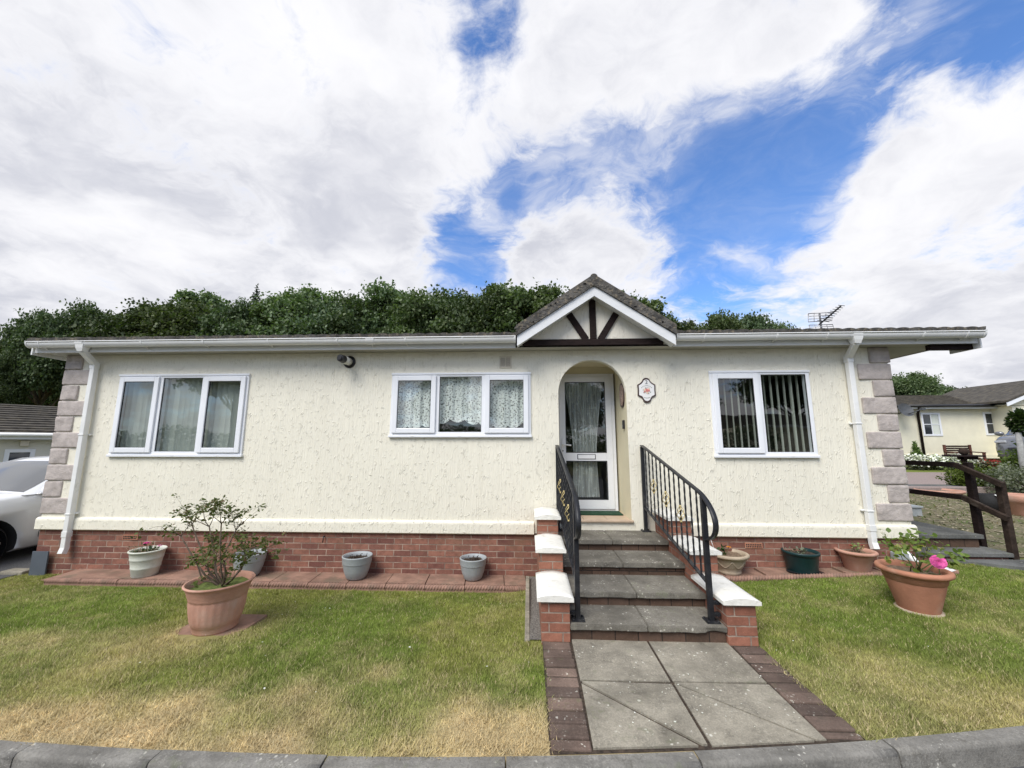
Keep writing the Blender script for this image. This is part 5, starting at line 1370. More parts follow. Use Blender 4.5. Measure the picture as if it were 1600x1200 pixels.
r_ = np.random.RandomState(9); wx = r_.uniform(6.3, 12, 2600); wy = r_.uniform(.5, 5.5, 2600); kk = fbm(wx, wy, 1.2, 40) > .53; wx, wy = wx[kk], wy[kk]
wp_ = np.stack([wx, wy, terrain(wx, wy)+.01], 1); o = fast_mesh('weeds', leaf_quads(wp_, .055, 2, 1.6, .35), 6, 'shrub_leaf'); struct(o, 'stuff'); tag(o, 'low weeds growing through the gravel bed beside the timber railing', 'weeds')
sheet('tarmac_path', 'tarmac_pink', 9.5, 16.5, 6.6, 10.4, .02)
c = MB(); c.box(7.3, 12.2, 5.55, 5.75, .15, .47, 0, .02); c.box(8.6, 13.0, 5.76, 6.5, .15, .44, 1)
tag(c.build('low_garden_wall', ['tarmac_pink', 'side_slab'], loc=(9.5, 5.6, .2)), 'low stone edged garden terrace behind the gravel bed', 'low wall')
# pots etc. placed along sight lines
def spot(u, v, y): p = at_y(u, v, y); return p
p_ = spot(1467, 768, 5.3)
pot('terracotta_pot', (p_.x, 5.3, p_.z-.27), 'wide shallow terracotta bowl seen behind the lower timber rail', 'terracotta', [(.26, 0), (.30, .05), (.40, .24), (.44, .26), (.46, .29), (.45, .32)], fill=('soil_pale', .28), inner=.03)
p_ = spot(1590, 772, 3.0)
pot('terracotta_pot', (p_.x, 3.0, tz(p_.x, 3.0)), 'terracotta pot behind the timber railing at the right edge of the photo', 'terracotta', [(.17, 0), (.19, .02), (.235, .26), (.26, .27), (.265, p_.z-tz(p_.x, 3.0)-.03), (.255, p_.z-tz(p_.x, 3.0))], fill=('soil', .3), inner=.02)
p_ = spot(1545, 772, 3.3); zz_ = tz(p_.x, 3.3)
c = thing('black_tub', (p_.x, 3.3, zz_), 'black plastic tub with a white hose loop behind the timber railing', 'tub')
m_ = MB(); m_.lathe([(.01, zz_), (.14, zz_), (.19, p_.z+.0), (.18, p_.z), (.16, p_.z-.06), (.01, p_.z-.06)], p_.x, 3.3, 24); m_.build('body', 'rubber', c)
m_ = MB(); m_.tube([(p_.x-.09, 3.12, p_.z+.01), (p_.x-.02, 3.08, p_.z-.05), (p_.x+.08, 3.08, p_.z-.16), (p_.x+.13, 3.1, p_.z-.19)], .012, 6); m_.build('hose', 'white_plastic', c)
p_ = spot(1427, 808, 2.9); zz_ = tz(p_.x, 2.9); c = MB(); c.box(p_.x-.09, p_.x+.09, 2.8, 3.0, zz_, zz_+.16, 0, .01); c.box(p_.x-.11, p_.x+.11, 2.78, 3.02, zz_+.16, zz_+.20, 0, .01)
tag(c.build('grey_crate', 'pot_grey', loc=(p_.x, 2.9, zz_)), 'small grey lidded crate on the gravel behind the right house corner', 'crate')
def bush(name, label, u, v, y, rx, rz, n, size, leaf, group=None, fl=None, ry=None, seed=1, cat='bush', z0=None):
    p = spot(u, v, y); zb = tz(p.x, y) if z0 is None else z0; r_ = np.random.RandomState(seed); ry = ry or rx
    o_ = thing(name, (p.x, y, zb), label, cat, group)
    d = r_.normal(size=(n, 3)); d /= np.linalg.norm(d, axis=1)[:, None]; rad = r_.rand(n)**.35
    lump = 1+.22*np.sin(d[:, 0]*6+seed)*np.cos(d[:, 1]*5)+.16*np.sin(d[:, 2]*9+d[:, 0]*7)
    pts = d*rad[:, None]*lump[:, None]*np.array([rx, ry, rz]) + np.array([p.x, y, zb+rz*.85])
    pts = pts[pts[:, 2] > zb-.02]
    fast_mesh('foliage', leaf_quads(pts, size, seed, .8), 6, leaf, parent=o_)
    st_ = MB(); random.seed(seed)
    for k in range(7): st_.tube([(p.x, y, zb-.05), (p.x+random.gauss(0, rx*.3), y+random.gauss(0, ry*.3), zb+rz*1.1)], [.014, .006], 5)
    st_.build('stem', 'bark', o_)
    if fl:
        m = r_.rand(len(pts)) < fl[1]; top = pts[m]; top = top[(top[:, 2] > zb+rz*.4)]
        fast_mesh('blossom', leaf_quads(top+r_.normal(size=top.shape)*.03+np.array([0, -.02, .04]), fl[2], seed+1, .6, .9), 6, fl[0], parent=o_)
    return o_
bush('green_bush', 'rounded bright green bush behind the first railing post', 1520, 752, 6.1, .50, .36, 5200, .055, 'lime_leaf', seed=3, ry=.5)
bush('grey_bush', 'silvery grey green bush above the terracotta pot at the right edge', 1596, 752, 5.2, .7, .42, 3600, .06, 'grey_leaf', seed=4)
bush('green_bush', 'dark green tall bush beside the grey car', 1598, 712, 7.2, .45, .62, 1500, .09, 'lime_leaf', seed=14)
for i, (u, rx) in enumerate(((1430, .9), (1465, .9), (1497, .8))):
    bush('flowering_shrub', ['low white flowering shrub nearest the right house corner below the neighbour house', 'low white flowering shrub in the middle of the bed below the neighbour house', 'low white flowering shrub behind the railing post below the neighbour house'][i], u, 738, 11.6, rx, .30, 1500, .075, 'grey_leaf', 'white flowering shrubs below the neighbour house', ('white_petal', .55, .085), .5, 30+i)
bush('flower_patch', 'small red flowering plants beside the brick base right of the bench', 1541, 716, 11.4, .4, .22, 600, .07, 'dark_leaf', None, ('petal_red', .35, .08), .4, 50)
# ------------------------------------------------------------------ neighbour house on the right
FY = 13.0
far = thing('neighbour_house', (19, FY, .5), 'cream neighbouring park home with brown tiled roof beyond the garden on the right', 'mobile home')
f0 = spot(1405, 632, FY); f1x = 30.0; ez = 3.20; bz = .93
c = MB(); c.box(15.2, f1x, FY, FY+6, bz, ez); c.build('wall', 'render_plain' if False else 'far_render', far) if 'far_render' in MATS else None
M('far_render', (.78, .735, .57), .8, .05, 2, .3, 30)
c.build('wall', 'far_render', far)
c = MB(); c.box(15.25, f1x-.05, FY+.03, FY+5.9, -.2, bz-.002); c.build('brick_skirt', 'brick_far', far)
c = MB(); c.box(15.17, f1x, FY-.03, FY-.001, bz-.01, bz+.16); c.build('plinth_band', 'far_render', far)
def far_roof(x0, x1, y0, z0, depth, rise, parent, mat_='roof_tile_far', rows=14):
    c = MB()
    for r in range(rows):
        a, b = r/rows, (r+1)/rows
        ya, yb = y0+depth*a, y0+depth*b; za, zb = z0+rise*a+.035, z0+rise*b
        c.quad((x0, ya, za), (x1, ya, za), (x1, yb, zb), (x0, yb, zb)); c.quad((x0, ya, za-.04), (x1, ya, za-.04), (x1, ya, za), (x0, ya, za))
    c.quad((x0, y0+depth, z0+rise), (x1, y0+depth, z0+rise), (x1, y0+2*depth, z0), (x0, y0+2*depth, z0))
    for x in (x0, x1): c.poly([(x, y0, z0), (x, y0+2*depth, z0), (x, y0+depth, z0+rise)])
    return c.build('roof', mat_, parent, fix=False)
far_roof(14.9, f1x, FY-.32, ez+.04, 3.3, .85, far)
c = MB(); c.box(14.9, 20.9, FY-.30, FY-.27, ez-.10, ez+.05); c.box(20.9, f1x, FY-.30, FY-.27, ez-.10, ez+.05); c.build('fascia', 'fascia', far)
c = MB(); c.tube([(16.4, FY-.36, ez+.03), (21.2, FY-.36, ez+.03)], .06, 10); c.build('gutter', 'black_plastic', far)
dpx = spot(1437, 660, FY-.1).x
c = MB(); c.tube([(dpx-.15, FY-.36, ez-.02), (dpx-.12, FY-.3, ez-.1), (dpx, FY-.08, ez-.3), (dpx, FY-.08, .55)], .05, 8); c.build('downpipe', 'timber_dark', far)
def far_window(xa, xb, za, zb, y, parent, bars=True):
    w_ = MB(); ring(w_, xa, xb, za, zb, .075, y-.03, y+.03, 0, 0)
    xm, zm = (xa+xb)/2, (za+zb)/2
    if bars: w_.box(xm-.015, xm+.015, y-.022, y+.02, za+.07, zb-.07); w_.box(xa+.07, xb-.07, y-.021, y+.019, zm-.015, zm+.015)
    wo = w_.build('window', 'upvc', parent)
    g_ = MB(); g_.quad((xa+.07, y-.004, za+.07), (xb-.07, y-.004, za+.07), (xb-.07, y-.004, zb-.07), (xa+.07, y-.004, zb-.07)); g_.build('pane', 'far_glass', wo, fix=False)
    cu_ = MB(); cu_.quad((xm+.02, y-.0055, za+.08), (xb-.09, y-.0055, za+.08), (xb-.08, y-.0055, zb-.08), (xm+.03, y-.0055, zb-.08)); cu_.build('net_curtain', 'blind_fabric', wo, fix=False)
for (ul, vt_, ur, vb) in ((1443, 645, 1467, 681), (1541, 644, 1566, 680)):
    a, b = spot(ul, vb, FY), spot(ur, vt_, FY); far_window(a.x, b.x, a.z, b.z, FY, far)
# its projecting gable at the right
gxl = spot(1578, 632, FY-1.0).x
c = MB(); c.box(gxl+.3, gxl+4.6, FY-.8, FY-.002, bz, ez-.02); c.prism([(gxl+.0, ez), (gxl+4.9, ez), (gxl+2.45, ez+1.0)], 'y', FY-.8, FY+1.8); pg_ = c.build('gable_front', 'far_render', far)
for s_ in (0, 1):
    a, b = V((gxl-.15+s_*5.2, 0, ez-.06)), V((gxl+2.45, 0, ez+1.01)); c = MB()
    c.prism([(a.x, a.z), (b.x, b.z), (b.x, b.z+.16), (a.x, a.z+.16)], 'y', FY-1.05, FY-1.02); c.build('bargeboard', 'upvc', pg_)
    c = MB(); c.prism([(a.x, a.z+.165), (b.x, b.z+.165), (b.x, b.z+.25), (a.x, a.z+.25)], 'y', FY-1.06, FY+3.2); c.build('roof', 'roof_tile_far', pg_)
a, b = spot(1578, 668, FY-.8), spot(1600, 640, FY-.8); far_window(a.x+.25, a.x+1.9, a.z+.05, b.z, FY-.8, far, False)
p_ = spot(1570, 646, FY-.2); c = MB(); c.lathe([(.001, 0), (.12, .02), (.20, .08)], 0, 0, 20); R_ = Matrix.Rotation(math.radians(75), 3, 'X') @ Matrix.Rotation(.2, 3, 'Z'); c.v = [tuple(V((p_.x, FY-.25, p_.z)) + R_ @ V(q_)) for q_ in c.v]; c.tube([(p_.x, FY-.0, p_.z-.05), (p_.x, FY-.25, p_.z)], .02, 6)
tag(c.build('satellite_dish', 'dish_grey', loc=(p_.x, FY-.2, p_.z)), 'small dark satellite dish on the neighbour house beside its right window', 'satellite dish')
p_ = spot(1408, 642, FY-.35); c = MB(); c.lathe([(.001, 0), (.18, .02), (.31, .09)], 0, 0, 24); R_ = Matrix.Rotation(math.radians(70), 3, 'X') @ Matrix.Rotation(.5, 3, 'Z'); c.v = [tuple(V((p_.x, FY-.5, p_.z)) + R_ @ V(q_)) for q_ in c.v]; c.tube([(p_.x+.2, FY, p_.z-.1), (p_.x, FY-.45, p_.z-.05)], .03, 6); c.tube([(p_.x, FY-.5, p_.z-.2), (p_.x+.3, FY-.95, p_.z+.02)], .02, 6); c.box(p_.x+.26, p_.x+.42, FY-1.0, FY-.9, p_.z-.02, p_.z+.08)
tag(c.build('satellite_dish', 'dish_grey', loc=(p_.x, FY-.5, p_.z)), 'large grey satellite dish under the left eave of the neighbour house', 'satellite dish')
# bench, bird table, conifer against that house
bp_ = spot(1507, 716, FY-.9); bn_ = thing('garden_bench', (bp_.x, FY-.9, tz(bp_.x, FY-.9)), 'wooden garden bench standing against the neighbour house wall', 'bench')
bz_ = tz(bp_.x, FY-.9)
for s_ in (-1, 1):
    c = MB(); x_ = bp_.x+s_*.52; c.box(x_-.035, x_+.035, FY-1.2, FY-1.13, bz_, bz_+.65); c.box(x_-.035, x_+.035, FY-.72, FY-.65, bz_, bz_+.98); c.bar((x_, FY-1.22, bz_+.66), (x_, FY-.68, bz_+.68), .07, .04); c.build('end_frame', 'red_wood', bn_)
c = MB()
for k in range(5): c.box(bp_.x-.55, bp_.x+.55, FY-1.18+k*.095, FY-1.10+k*.095, bz_+.42, bz_+.45)
c.build('seat', 'red_wood', bn_)
c = MB()
for k in range(5): c.box(bp_.x-.5, bp_.x+.5, FY-.69, FY-.665, bz_+.52+k*.09, bz_+.59+k*.09)
c.build('backrest', 'timber_old', bn_)
p_ = spot(1505, 712, 8.2); zt_ = p_.z; bt_ = thing('bird_table', (p_.x, 8.2, tz(p_.x, 8.2)), 'dark bird table with a flat tray and round ball in front of the bench', 'bird table')
c = MB(); c.box(p_.x-.05, p_.x+.05, 8.15, 8.25, tz(p_.x, 8.2)-.1, zt_-.03); c.build('post', 'timber_dark', bt_)
c = MB(); c.box(p_.x-.42, p_.x+.42, 7.95, 8.45, zt_-.03, zt_+.02, 0, .006); c.box(p_.x-.05, p_.x+.30, 8.05, 8.35, zt_-.12, zt_-.031); c.build('tray', 'timber_dark', bt_)
c = MB(); c.lathe([(.12*math.sin(PI*k/14)+.0005, -.12*math.cos(PI*k/14)) for k in range(15)], 0, 0, 22); c.v = [(x+p_.x-.07, y+8.1, z+zt_+.135) for x, y, z in c.v]
tag(c.build('ball', 'timber_old', loc=(p_.x-.07, 8.1, zt_+.02)), 'round brown ball resting on the tray of the bird table', 'ball')
def cone_tree(name, label, x, y, z0, h, r, n, size, leaf, cat='tree', seed=1):
    r_ = np.random.RandomState(seed); o_ = thing(name, (x, y, z0), label, cat)
    t_ = 1-r_.rand(n)**.62; rad = r*(1-t_)*np.sqrt(r_.rand(n))*(1+.35*np.sin(t_*h*5)); a = r_.rand(n)*2*PI
    pts = np.stack([x+rad*np.cos(a), y+rad*np.sin(a), z0+.05+t_*h], 1)
    fast_mesh('crown', leaf_quads(pts, size, seed, .9, .4), 6, leaf, parent=o_)
    c = MB(); c.tube([(x, y, z0-.1), (x, y, z0+h*.97)], [r*.10, .008], 6); c.build('trunk', 'bark', o_); return o_
p_ = spot(1433, 717, FY-1.0); cone_tree('dwarf_conifer', 'small pointed green conifer beside the brown downpipe of the neighbour house', p_.x, FY-1.0, p_.z-.25, .95, .24, 1500, .09, 'lime_leaf', seed=3)
p_ = spot(1594, 700, 6.8); zz_ = tz(p_.x, 6.8)
ct = thing('clipped_tree', (p_.x, 6.8, zz_), 'small dark crowned tree with a pale grey trunk at the right edge', 'tree')
c = MB(); a, b = spot(1598, 722, 6.8), spot(1591, 676, 6.8); c.tube([(a.x+.05, 6.8, zz_-.1), a, b], [.08, .075, .06], 8); c.build('trunk', 'post_grey', ct)
r_ = np.random.RandomState(5); d = r_.normal(size=(1600, 3)); d /= np.linalg.norm(d, axis=1)[:, None]; cc_ = spot(1604, 660, 6.8)
fast_mesh('crown', leaf_quads(d*(r_.rand(1600)**.4)[:, None]*np.array([.36, .34, .36])+np.array(cc_[:]), .10, 5, .8), 6, 'dark_leaf', parent=ct)

# ================================================================== CARS
def car(name, loc, rz, paint, label):
    """x = left/right, -y = front, origin on the ground under the front axle"""
    o_ = thing(name, (0, 0, 0), label, 'car')
    W2 = .92; WB = 2.70
    st_ = [(-.92, .36, .60, .62, .62), (-.86, .26, .74, .78, .80), (-.70, .22, .90, .86, .86), (-.35, .21, .985, .90, .90), (.10, .21, 1.035, .92, .92), (.50, .21, 1.06, .925, .92), (1.0, .21, 1.075, .93, .92), (1.8, .21, 1.09, .93, .925), (2.6, .21, 1.10, .93, .92), (3.1, .23, 1.10, .91, .91), (3.45, .28, 1.08, .87, .87), (3.56, .38, 1.02, .80, .80)]
    m = MB(); K = 0
    for (y, zb, zt, wb, wt) in st_:
        h = zt-zb
        prof_ = [(0, zb), (wb*.86, zb), (wb*.97, zb+.05), (wb, zb+h*.30), (wb*1.005, zb+h*.55), (wb*.99, zb+h*.74), (wb*.965, zt-.05), (wb*.90, zt-.006), (wb*.6, zt+.022), (0, zt+.035)]
        full = prof_ + [(-x, z) for x, z in prof_[-2:0:-1]]; K = len(full)
        for x, z in full: m.v.append((x, y, z))
    for i in range(len(st_)-1):
        for k in range(K): m.face((i*K+k, i*K+(k+1) % K, (i+1)*K+(k+1) % K, (i+1)*K+k), 0, True)
    m.face([k for k in range(K)]); m.face([(len(st_)-1)*K+k for k in range(K)])
    body = m.build('body', [paint, 'rubber'], o_)
    # wheel arches cut out
    cut = MB()
    for y in (0, WB):
        for s in (-1, 1): cut.tube([(s*.62, y, .345), (s*1.2, y, .345)], .415, 40)
    co_ = cut.build('cutter', 'rubber'); md = body.modifiers.new('b', 'BOOLEAN'); md.object = co_; md.operation = 'DIFFERENCE'; md.solver = 'EXACT'
    dg = bpy.context.evaluated_depsgraph_get(); nm = bpy.data.meshes.new_from_object(body.evaluated_get(dg)); body.modifiers.clear(); body.data = nm; bpy.data.objects.remove(co_)
    # greenhouse
    gh = [(.42, 1.045, .86, 1.05), (.62, 1.045, .86, 1.16), (1.16, 1.06, .80, 1.50), (1.45, 1.06, .78, 1.585), (2.1, 1.07, .77, 1.615), (2.8, 1.08, .76, 1.58), (3.12, 1.09, .78, 1.50), (3.42, 1.09, .84, 1.10)]
    def sec(y, zb, w, zt): return [(-.885, y, zb), (-(.885*.35+w*.65)*1.0, y, zb+(zt-zb)*.62) if zt-zb > .2 else (-.88, y, zb+.001), (-w*.96 if zt-zb > .2 else -.86, y, zt-.05 if zt-zb > .2 else zb+.002), (-w*.86 if zt-zb > .2 else -.8, y, zt-.008), (-w*.5, y, zt+.012), (0, y, zt+.02)]
    m = MB(); K = 11
    for (y, zb, w, zt) in gh:
        h = sec(y, zb, w, zt); h = h + [(-p[0], p[1], p[2]) for p in h[-2::-1]]
        m.v += h
    for i in range(len(gh)-1):
        for k in range(K-1):
            m.face((i*K+k, i*K+k+1, (i+1)*K+k+1, (i+1)*K+k), 0, True)
    m.build('roof', [paint], o_)
    def panel(nm_, pts_, mat_, off=.006):
        c = MB(); c.add(pts_, [tuple(range(len(pts_)))]); return c.build(nm_, mat_, o_, fix=False)
    def gs(y):  # interpolate greenhouse section side line
        ys_ = [q_[0] for q_ in gh]; f = lambda j: float(np.interp(y, ys_, [q_[j] for q_ in gh])); return f(1), f(2), f(3)
    for s in (-1, 1):
        def side(y, t_):
            zb, w, zt = gs(y); h = sec(y, zb, w, zt); a, b, c_ = V(h[0]), V(h[1]), V(h[2])
            p = a.lerp(b, t_/.62) if t_ < .62 else b.lerp(c_, (t_-.62)/.38)
            return (s*(-(p.x)+.012), y, p.z)
        for (ya, yb_) in ((.60, 1.55), (1.63, 2.45), (2.52, 3.1)):
            ys_ = np.linspace(ya, yb_, 10); lo_ = [side(y, .06) for y in ys_]
            top_ = []
            for y in ys_:
                zb, w, zt = gs(y); tmax = max(.10, min(.90, (zt-.075-zb)/max(.05, zt-.05-zb))); top_.append(side(y, tmax))
            c = MB(); n_ = len(ys_); c.v = lo_+top_
            for i in range(n_-1): c.face((i, i+1, n_+i+1, n_+i), 0, True)
            c.build('side_window', 'car_glass', o_, fix=False)
        c = MB(); c.lathe([(.09*math.sin(PI*k/10)+.0005, -.09*math.cos(PI*k/10)) for k in range(11)], 0, 0, 18); c.v = [(s*(.93+.10)+x*1.35, .62+y*.75, 1.10+z*.95) for x, y, z in c.v]; c.bar((s*.86, .62, 1.05), (s*1.0, .62, 1.08), .06, .03); c.build('door_mirror', paint, o_, fix=False)
        c = MB()
        for y in (.66, 1.60, 2.48): c.box(s*.925, s*.9275, y-.004, y+.004, .38, 1.0)
        c.build('door_gap', 'rubber', o_)
        c = MB()
        for y in (1.40, 2.30): c.box(s*.92, s*.955, y-.09, y+.09, .90, .925, 0, .006)
        c.build('door_handle', paint, o_)
        c = MB(); c.box(s*.56, s*.84, -.885, -.60, .75, .84, 0, .03); c.build('headlight', 'lamp_clear', o_)
        c = MB(); c.box(s*.60, s*.86, 3.40, 3.565, .86, 1.0, 0, .02); c.build('tail_light', 'lamp_red', o_)
        for y in (0, WB):
            w_ = MB(); w_.tube([(s*.66, y, .345), (s*.70, y, .345), (s*.86, y, .345), (s*.90, y, .345)], [.30, .345, .345, .31], 36, cap=False); wo = w_.build('wheel', 'tyre', o_, fix=False)
            r__ = MB(); r__.tube([(s*.70, y, .345), (s*.85, y, .345)], .235, 30, 1); r__.tube([(s*.85, y, .345), (s*.885, y, .345)], [.245, .255], 30, 1, cap=False)
            for k in range(5):
                a = k*2*PI/5+.3
                for da in (-.16, .16): r__.bar((s*.885, y+.05*math.cos(a), .345+.05*math.sin(a)), (s*.885, y+.245*math.cos(a+da), .345+.245*math.sin(a+da)), .035, .035, 0, (1, 0, 0), .006)
            r__.tube([(s*.86, y, .345), (s*.90, y, .345)], .06, 14, 0); r__.build('rim', ['alloy', 'rubber'], wo, fix=False)
    wsp = []
    for (y, t_) in ((.50, 0), (1.16, 1)):
        zb, w, zt = gs(y); wsp.append((y, zb, w, zt))
    ws_ = MB(); ys_ = np.linspace(.50, 1.20, 8); n_ = 9
    for y in ys_:
        zb, w, zt = gs(y)
        for k in range(n_): u_ = k/(n_-1)*2-1; ws_.v.append((u_*w*.90, y-.012, zt+.022-.03*u_*u_*abs(u_)))
    for i in range(7):
        for k in range(n_-1): ws_.face((i*n_+k, i*n_+k+1, (i+1)*n_+k+1, (i+1)*n_+k), 0, True)
    ws_.build('windscreen', 'car_glass', o_, fix=False)
    rw = MB(); rw.add([(-.70, 3.40, 1.16), (.70, 3.40, 1.16), (.66, 3.16, 1.47), (-.66, 3.16, 1.47)], [(0, 1, 2, 3)]); rw.build('rear_window', 'car_glass', o_, fix=False)
    b_ = MB(); b_.box(-.55, .55, -.935, -.85, .42, .60, 0, .02); b_.build('grille', 'black_plastic', o_)
    o_.location = loc; o_.rotation_euler = (0, 0, rz); return o_
car('parked_car', (-8.72, .20, tz(-8.5, .1)-.06), 0, 'car_white', 'white parked car with alloy wheels beside the left end of the house')
pc = spot(1634, 727, 9.0)
car('parked_car', (pc.x, 9.0, pc.z), math.radians(-62), 'car_grey', 'grey parked car half hidden by greenery at the right edge')

# ================================================================== NEIGHBOUR ON THE LEFT
pa_, pb_ = at_y(-40, 684, 4.6), None
ang_l = math.radians(58); nb_ = thing('neighbour_house', (-13, 5.4, -.6), 'pale neighbouring bungalow with brown tiled roof behind the white car on the left', 'mobile home')
ux_ = V((math.cos(ang_l), math.sin(ang_l), 0)); uy_ = V((-math.sin(ang_l), math.cos(ang_l), 0)); O_ = V((-14.6, 3.6, 0))
O_ = V((pa_.x, pa_.y, 0)) - ux_*2.0; ez_ = at_y(0, 680, 5.4).z
def LW(mb):
    mb.v = [tuple(O_ + ux_*p[0] + uy_*p[1] + V((0, 0, p[2]))) for p in mb.v]; return mb
c = MB(); c.box(0, 11, 0, 6, -.8, ez_); LW(c).build('wall', 'render_pale', nb_)
c = MB(); rows = 13; dp, rs_ = 3.3, 1.02
for r in range(rows):
    a, b = r/rows, (r+1)/rows; ya, yb_ = -.3+dp*a, -.3+dp*b; za, zb = ez_+rs_*a+.06, ez_+rs_*b+.02
    c.quad((-.4, ya, za), (11.4, ya, za), (11.4, yb_, zb), (-.4, yb_, zb)); c.quad((-.4, ya, za-.05), (11.4, ya, za-.05), (11.4, ya, za), (-.4, ya, za))
c.quad((-.4, -.3+dp, ez_+rs_), (11.4, -.3+dp, ez_+rs_), (11.4, 6.3, ez_), (-.4, 6.3, ez_)); LW(c).build('roof', 'roof_tile_far', nb_, fix=False)
c = MB(); c.box(-.4, 11.4, -.32, -.29, ez_-.12, ez_+.04); LW(c).build('fascia', 'fascia', nb_)
c = MB(); c.tube([(-.4, -.37, ez_+.01), (11.4, -.37, ez_+.01)], .055, 10); LW(c).build('gutter', 'upvc_gutter', nb_)
def hit(u, v):   # sight line against that facade (local y = 0)
    d = pray(u, v); n_ = uy_; t_ = (O_-CAM).dot(n_)/d.dot(n_); p = CAM+d*t_; return (p-O_).dot(ux_), p.z
xa, zt_ = hit(8, 702); xb, _ = hit(56, 702); zb_ = -.3
c = MB(); ring(c, xa, xb, zb_, zt_, .09, -.03, .03); c.box(xb-.22, xb-.09, -.028, .028, zb_+.09, zt_-.09) if False else None; LW(c); w_ = c.build('window', 'upvc', nb_)
c = MB(); c.quad((xa+.08, -.005, zb_+.08), (xb-.08, -.005, zb_+.08), (xb-.08, -.005, zt_-.08), (xa+.08, -.005, zt_-.08)); LW(c).build('pane', 'far_glass', w_, fix=False)
xa, za = hit(30, 697); xb, zb = hit(46, 688)
c = MB(); c.box(xa, xb, -.12, -.002, za, zb, 0, .01); LW(c).build('wall_lamp', 'vent_buff', nb_)

# ================================================================== TREES
random.seed(101)
def crown_pts(seed, n, R, H, z0, lobes=26, clump=.34, low=0.0):
    r_ = np.random.RandomState(seed); C = []
    for i in range(lobes):
        a = i*2.39996+r_.rand()*.5; h = (i+.5)/lobes                       # spread over a dome, a few inside
        zz = -.55+1.5*h; zz = min(zz, .93); rr = math.sqrt(max(.03, 1-zz*zz))*(.72+.30*r_.rand()); k_ = .80+.24*r_.rand()
        if r_.rand() < .25: rr *= .5; k_ *= .75
        C.append((math.cos(a)*R*rr*k_, math.sin(a)*R*rr*k_, z0+H*.5+zz*H*.5*k_, R*clump*(.65+.75*r_.rand())))
    C = np.array(C); wgt = C[:, 3]**2; pick = r_.choice(lobes, n, p=wgt/wgt.sum()); dd = r_.normal(size=(n, 3)); dd /= np.linalg.norm(dd, axis=1)[:, None]
    rad = r_.rand(n)**.38
    rad = np.where(r_.rand(n) < .10, rad*(1+.38*r_.rand(n)), rad)            # loose outer sprays
    ph = r_.rand(lobes)*6.28
    sub = 1+.34*np.sin(dd[:, 0]*7+ph[pick])*np.sin(dd[:, 1]*8+ph[pick]*2)+.22*np.sin(dd[:, 2]*11+ph[pick])
    p = C[pick, :3]+dd*(C[pick, 3]*rad*sub)[:, None]*np.array([1.1, 1.1, .72])
    return p, C
def tree_proto(seed, leaf, n=38000, R=2.9, H=7.0, z0=3.0, size=.185, lobes=36, clump=.29):
    rt_ = bpy.data.objects.new('oak_tree', None); COL.objects.link(rt_); ORG[rt_.name] = V((0, 0, 0))
    p, C = crown_pts(seed, n, R, H, z0, lobes, clump); fast_mesh('crown', leaf_quads(p, size, seed, .8, .7), 6, leaf, parent=rt_)
    random.seed(seed); t_ = MB(); top = V((random.gauss(0, .2), random.gauss(0, .2), z0+H*.55))
    t_.tube([(0, 0, -.5), (0, 0, 1.0), (.08, .05, z0), tuple(top)], [.36, .26, .2, .06], 9)
    for k in range(min(16, len(C))):
        c_ = V(C[k][:3]); zs = max(1.8, min(z0+H*.4, c_.z-1.6)); b = V((0, 0, zs)); t_.tube([b, b.lerp(c_, .5)+V((0, 0, -.2)), c_], [.11, .07, .02], 6)
    t_.build('trunk', 'bark', rt_, fix=False); return rt_
protos = [tree_proto(201, 'oak_leaf'), tree_proto(202, 'oak_leaf_dark', lobes=50), tree_proto(203, 'oak_leaf', R=2.6, lobes=36, clump=.28), tree_proto(204, 'oak_leaf_dark', R=3.3, H=6.5, z0=2.6, lobes=54, clump=.24), tree_proto(205, 'oak_leaf', n=13000, R=2.4, H=6.6, z0=3.2, lobes=30, clump=.19)]
used_p = set(); random.seed(77); NTREE = [0]
def plant_tree(pi_, u, vtop, y, label, group, zg=0.0, sxy=1.0, rz=None):
    p = at_y(u, vtop+8, y); src = protos[pi_]
    topz = max(v.co.z for v in src.children[0].data.vertices)*.985 if False else TOPS[pi_]
    if pi_ in used_p: o_ = copy_tree(src)
    else: o_ = src; used_p.add(pi_)
    s_ = (p.z-zg)/topz; o_.location = (p.x, y, zg); o_.scale = (s_*sxy, s_*sxy, s_); o_.rotation_euler = (0, 0, random.random()*6.28 if rz is None else rz)
    tag(o_, label, 'tree', group); NTREE[0] += 1; return o_
TOPS = [float(np.percentile([v.co.z for v in p.children[0].data.vertices], 99.85)) for p in protos]
WG = 'oak trees of the wood behind the house'
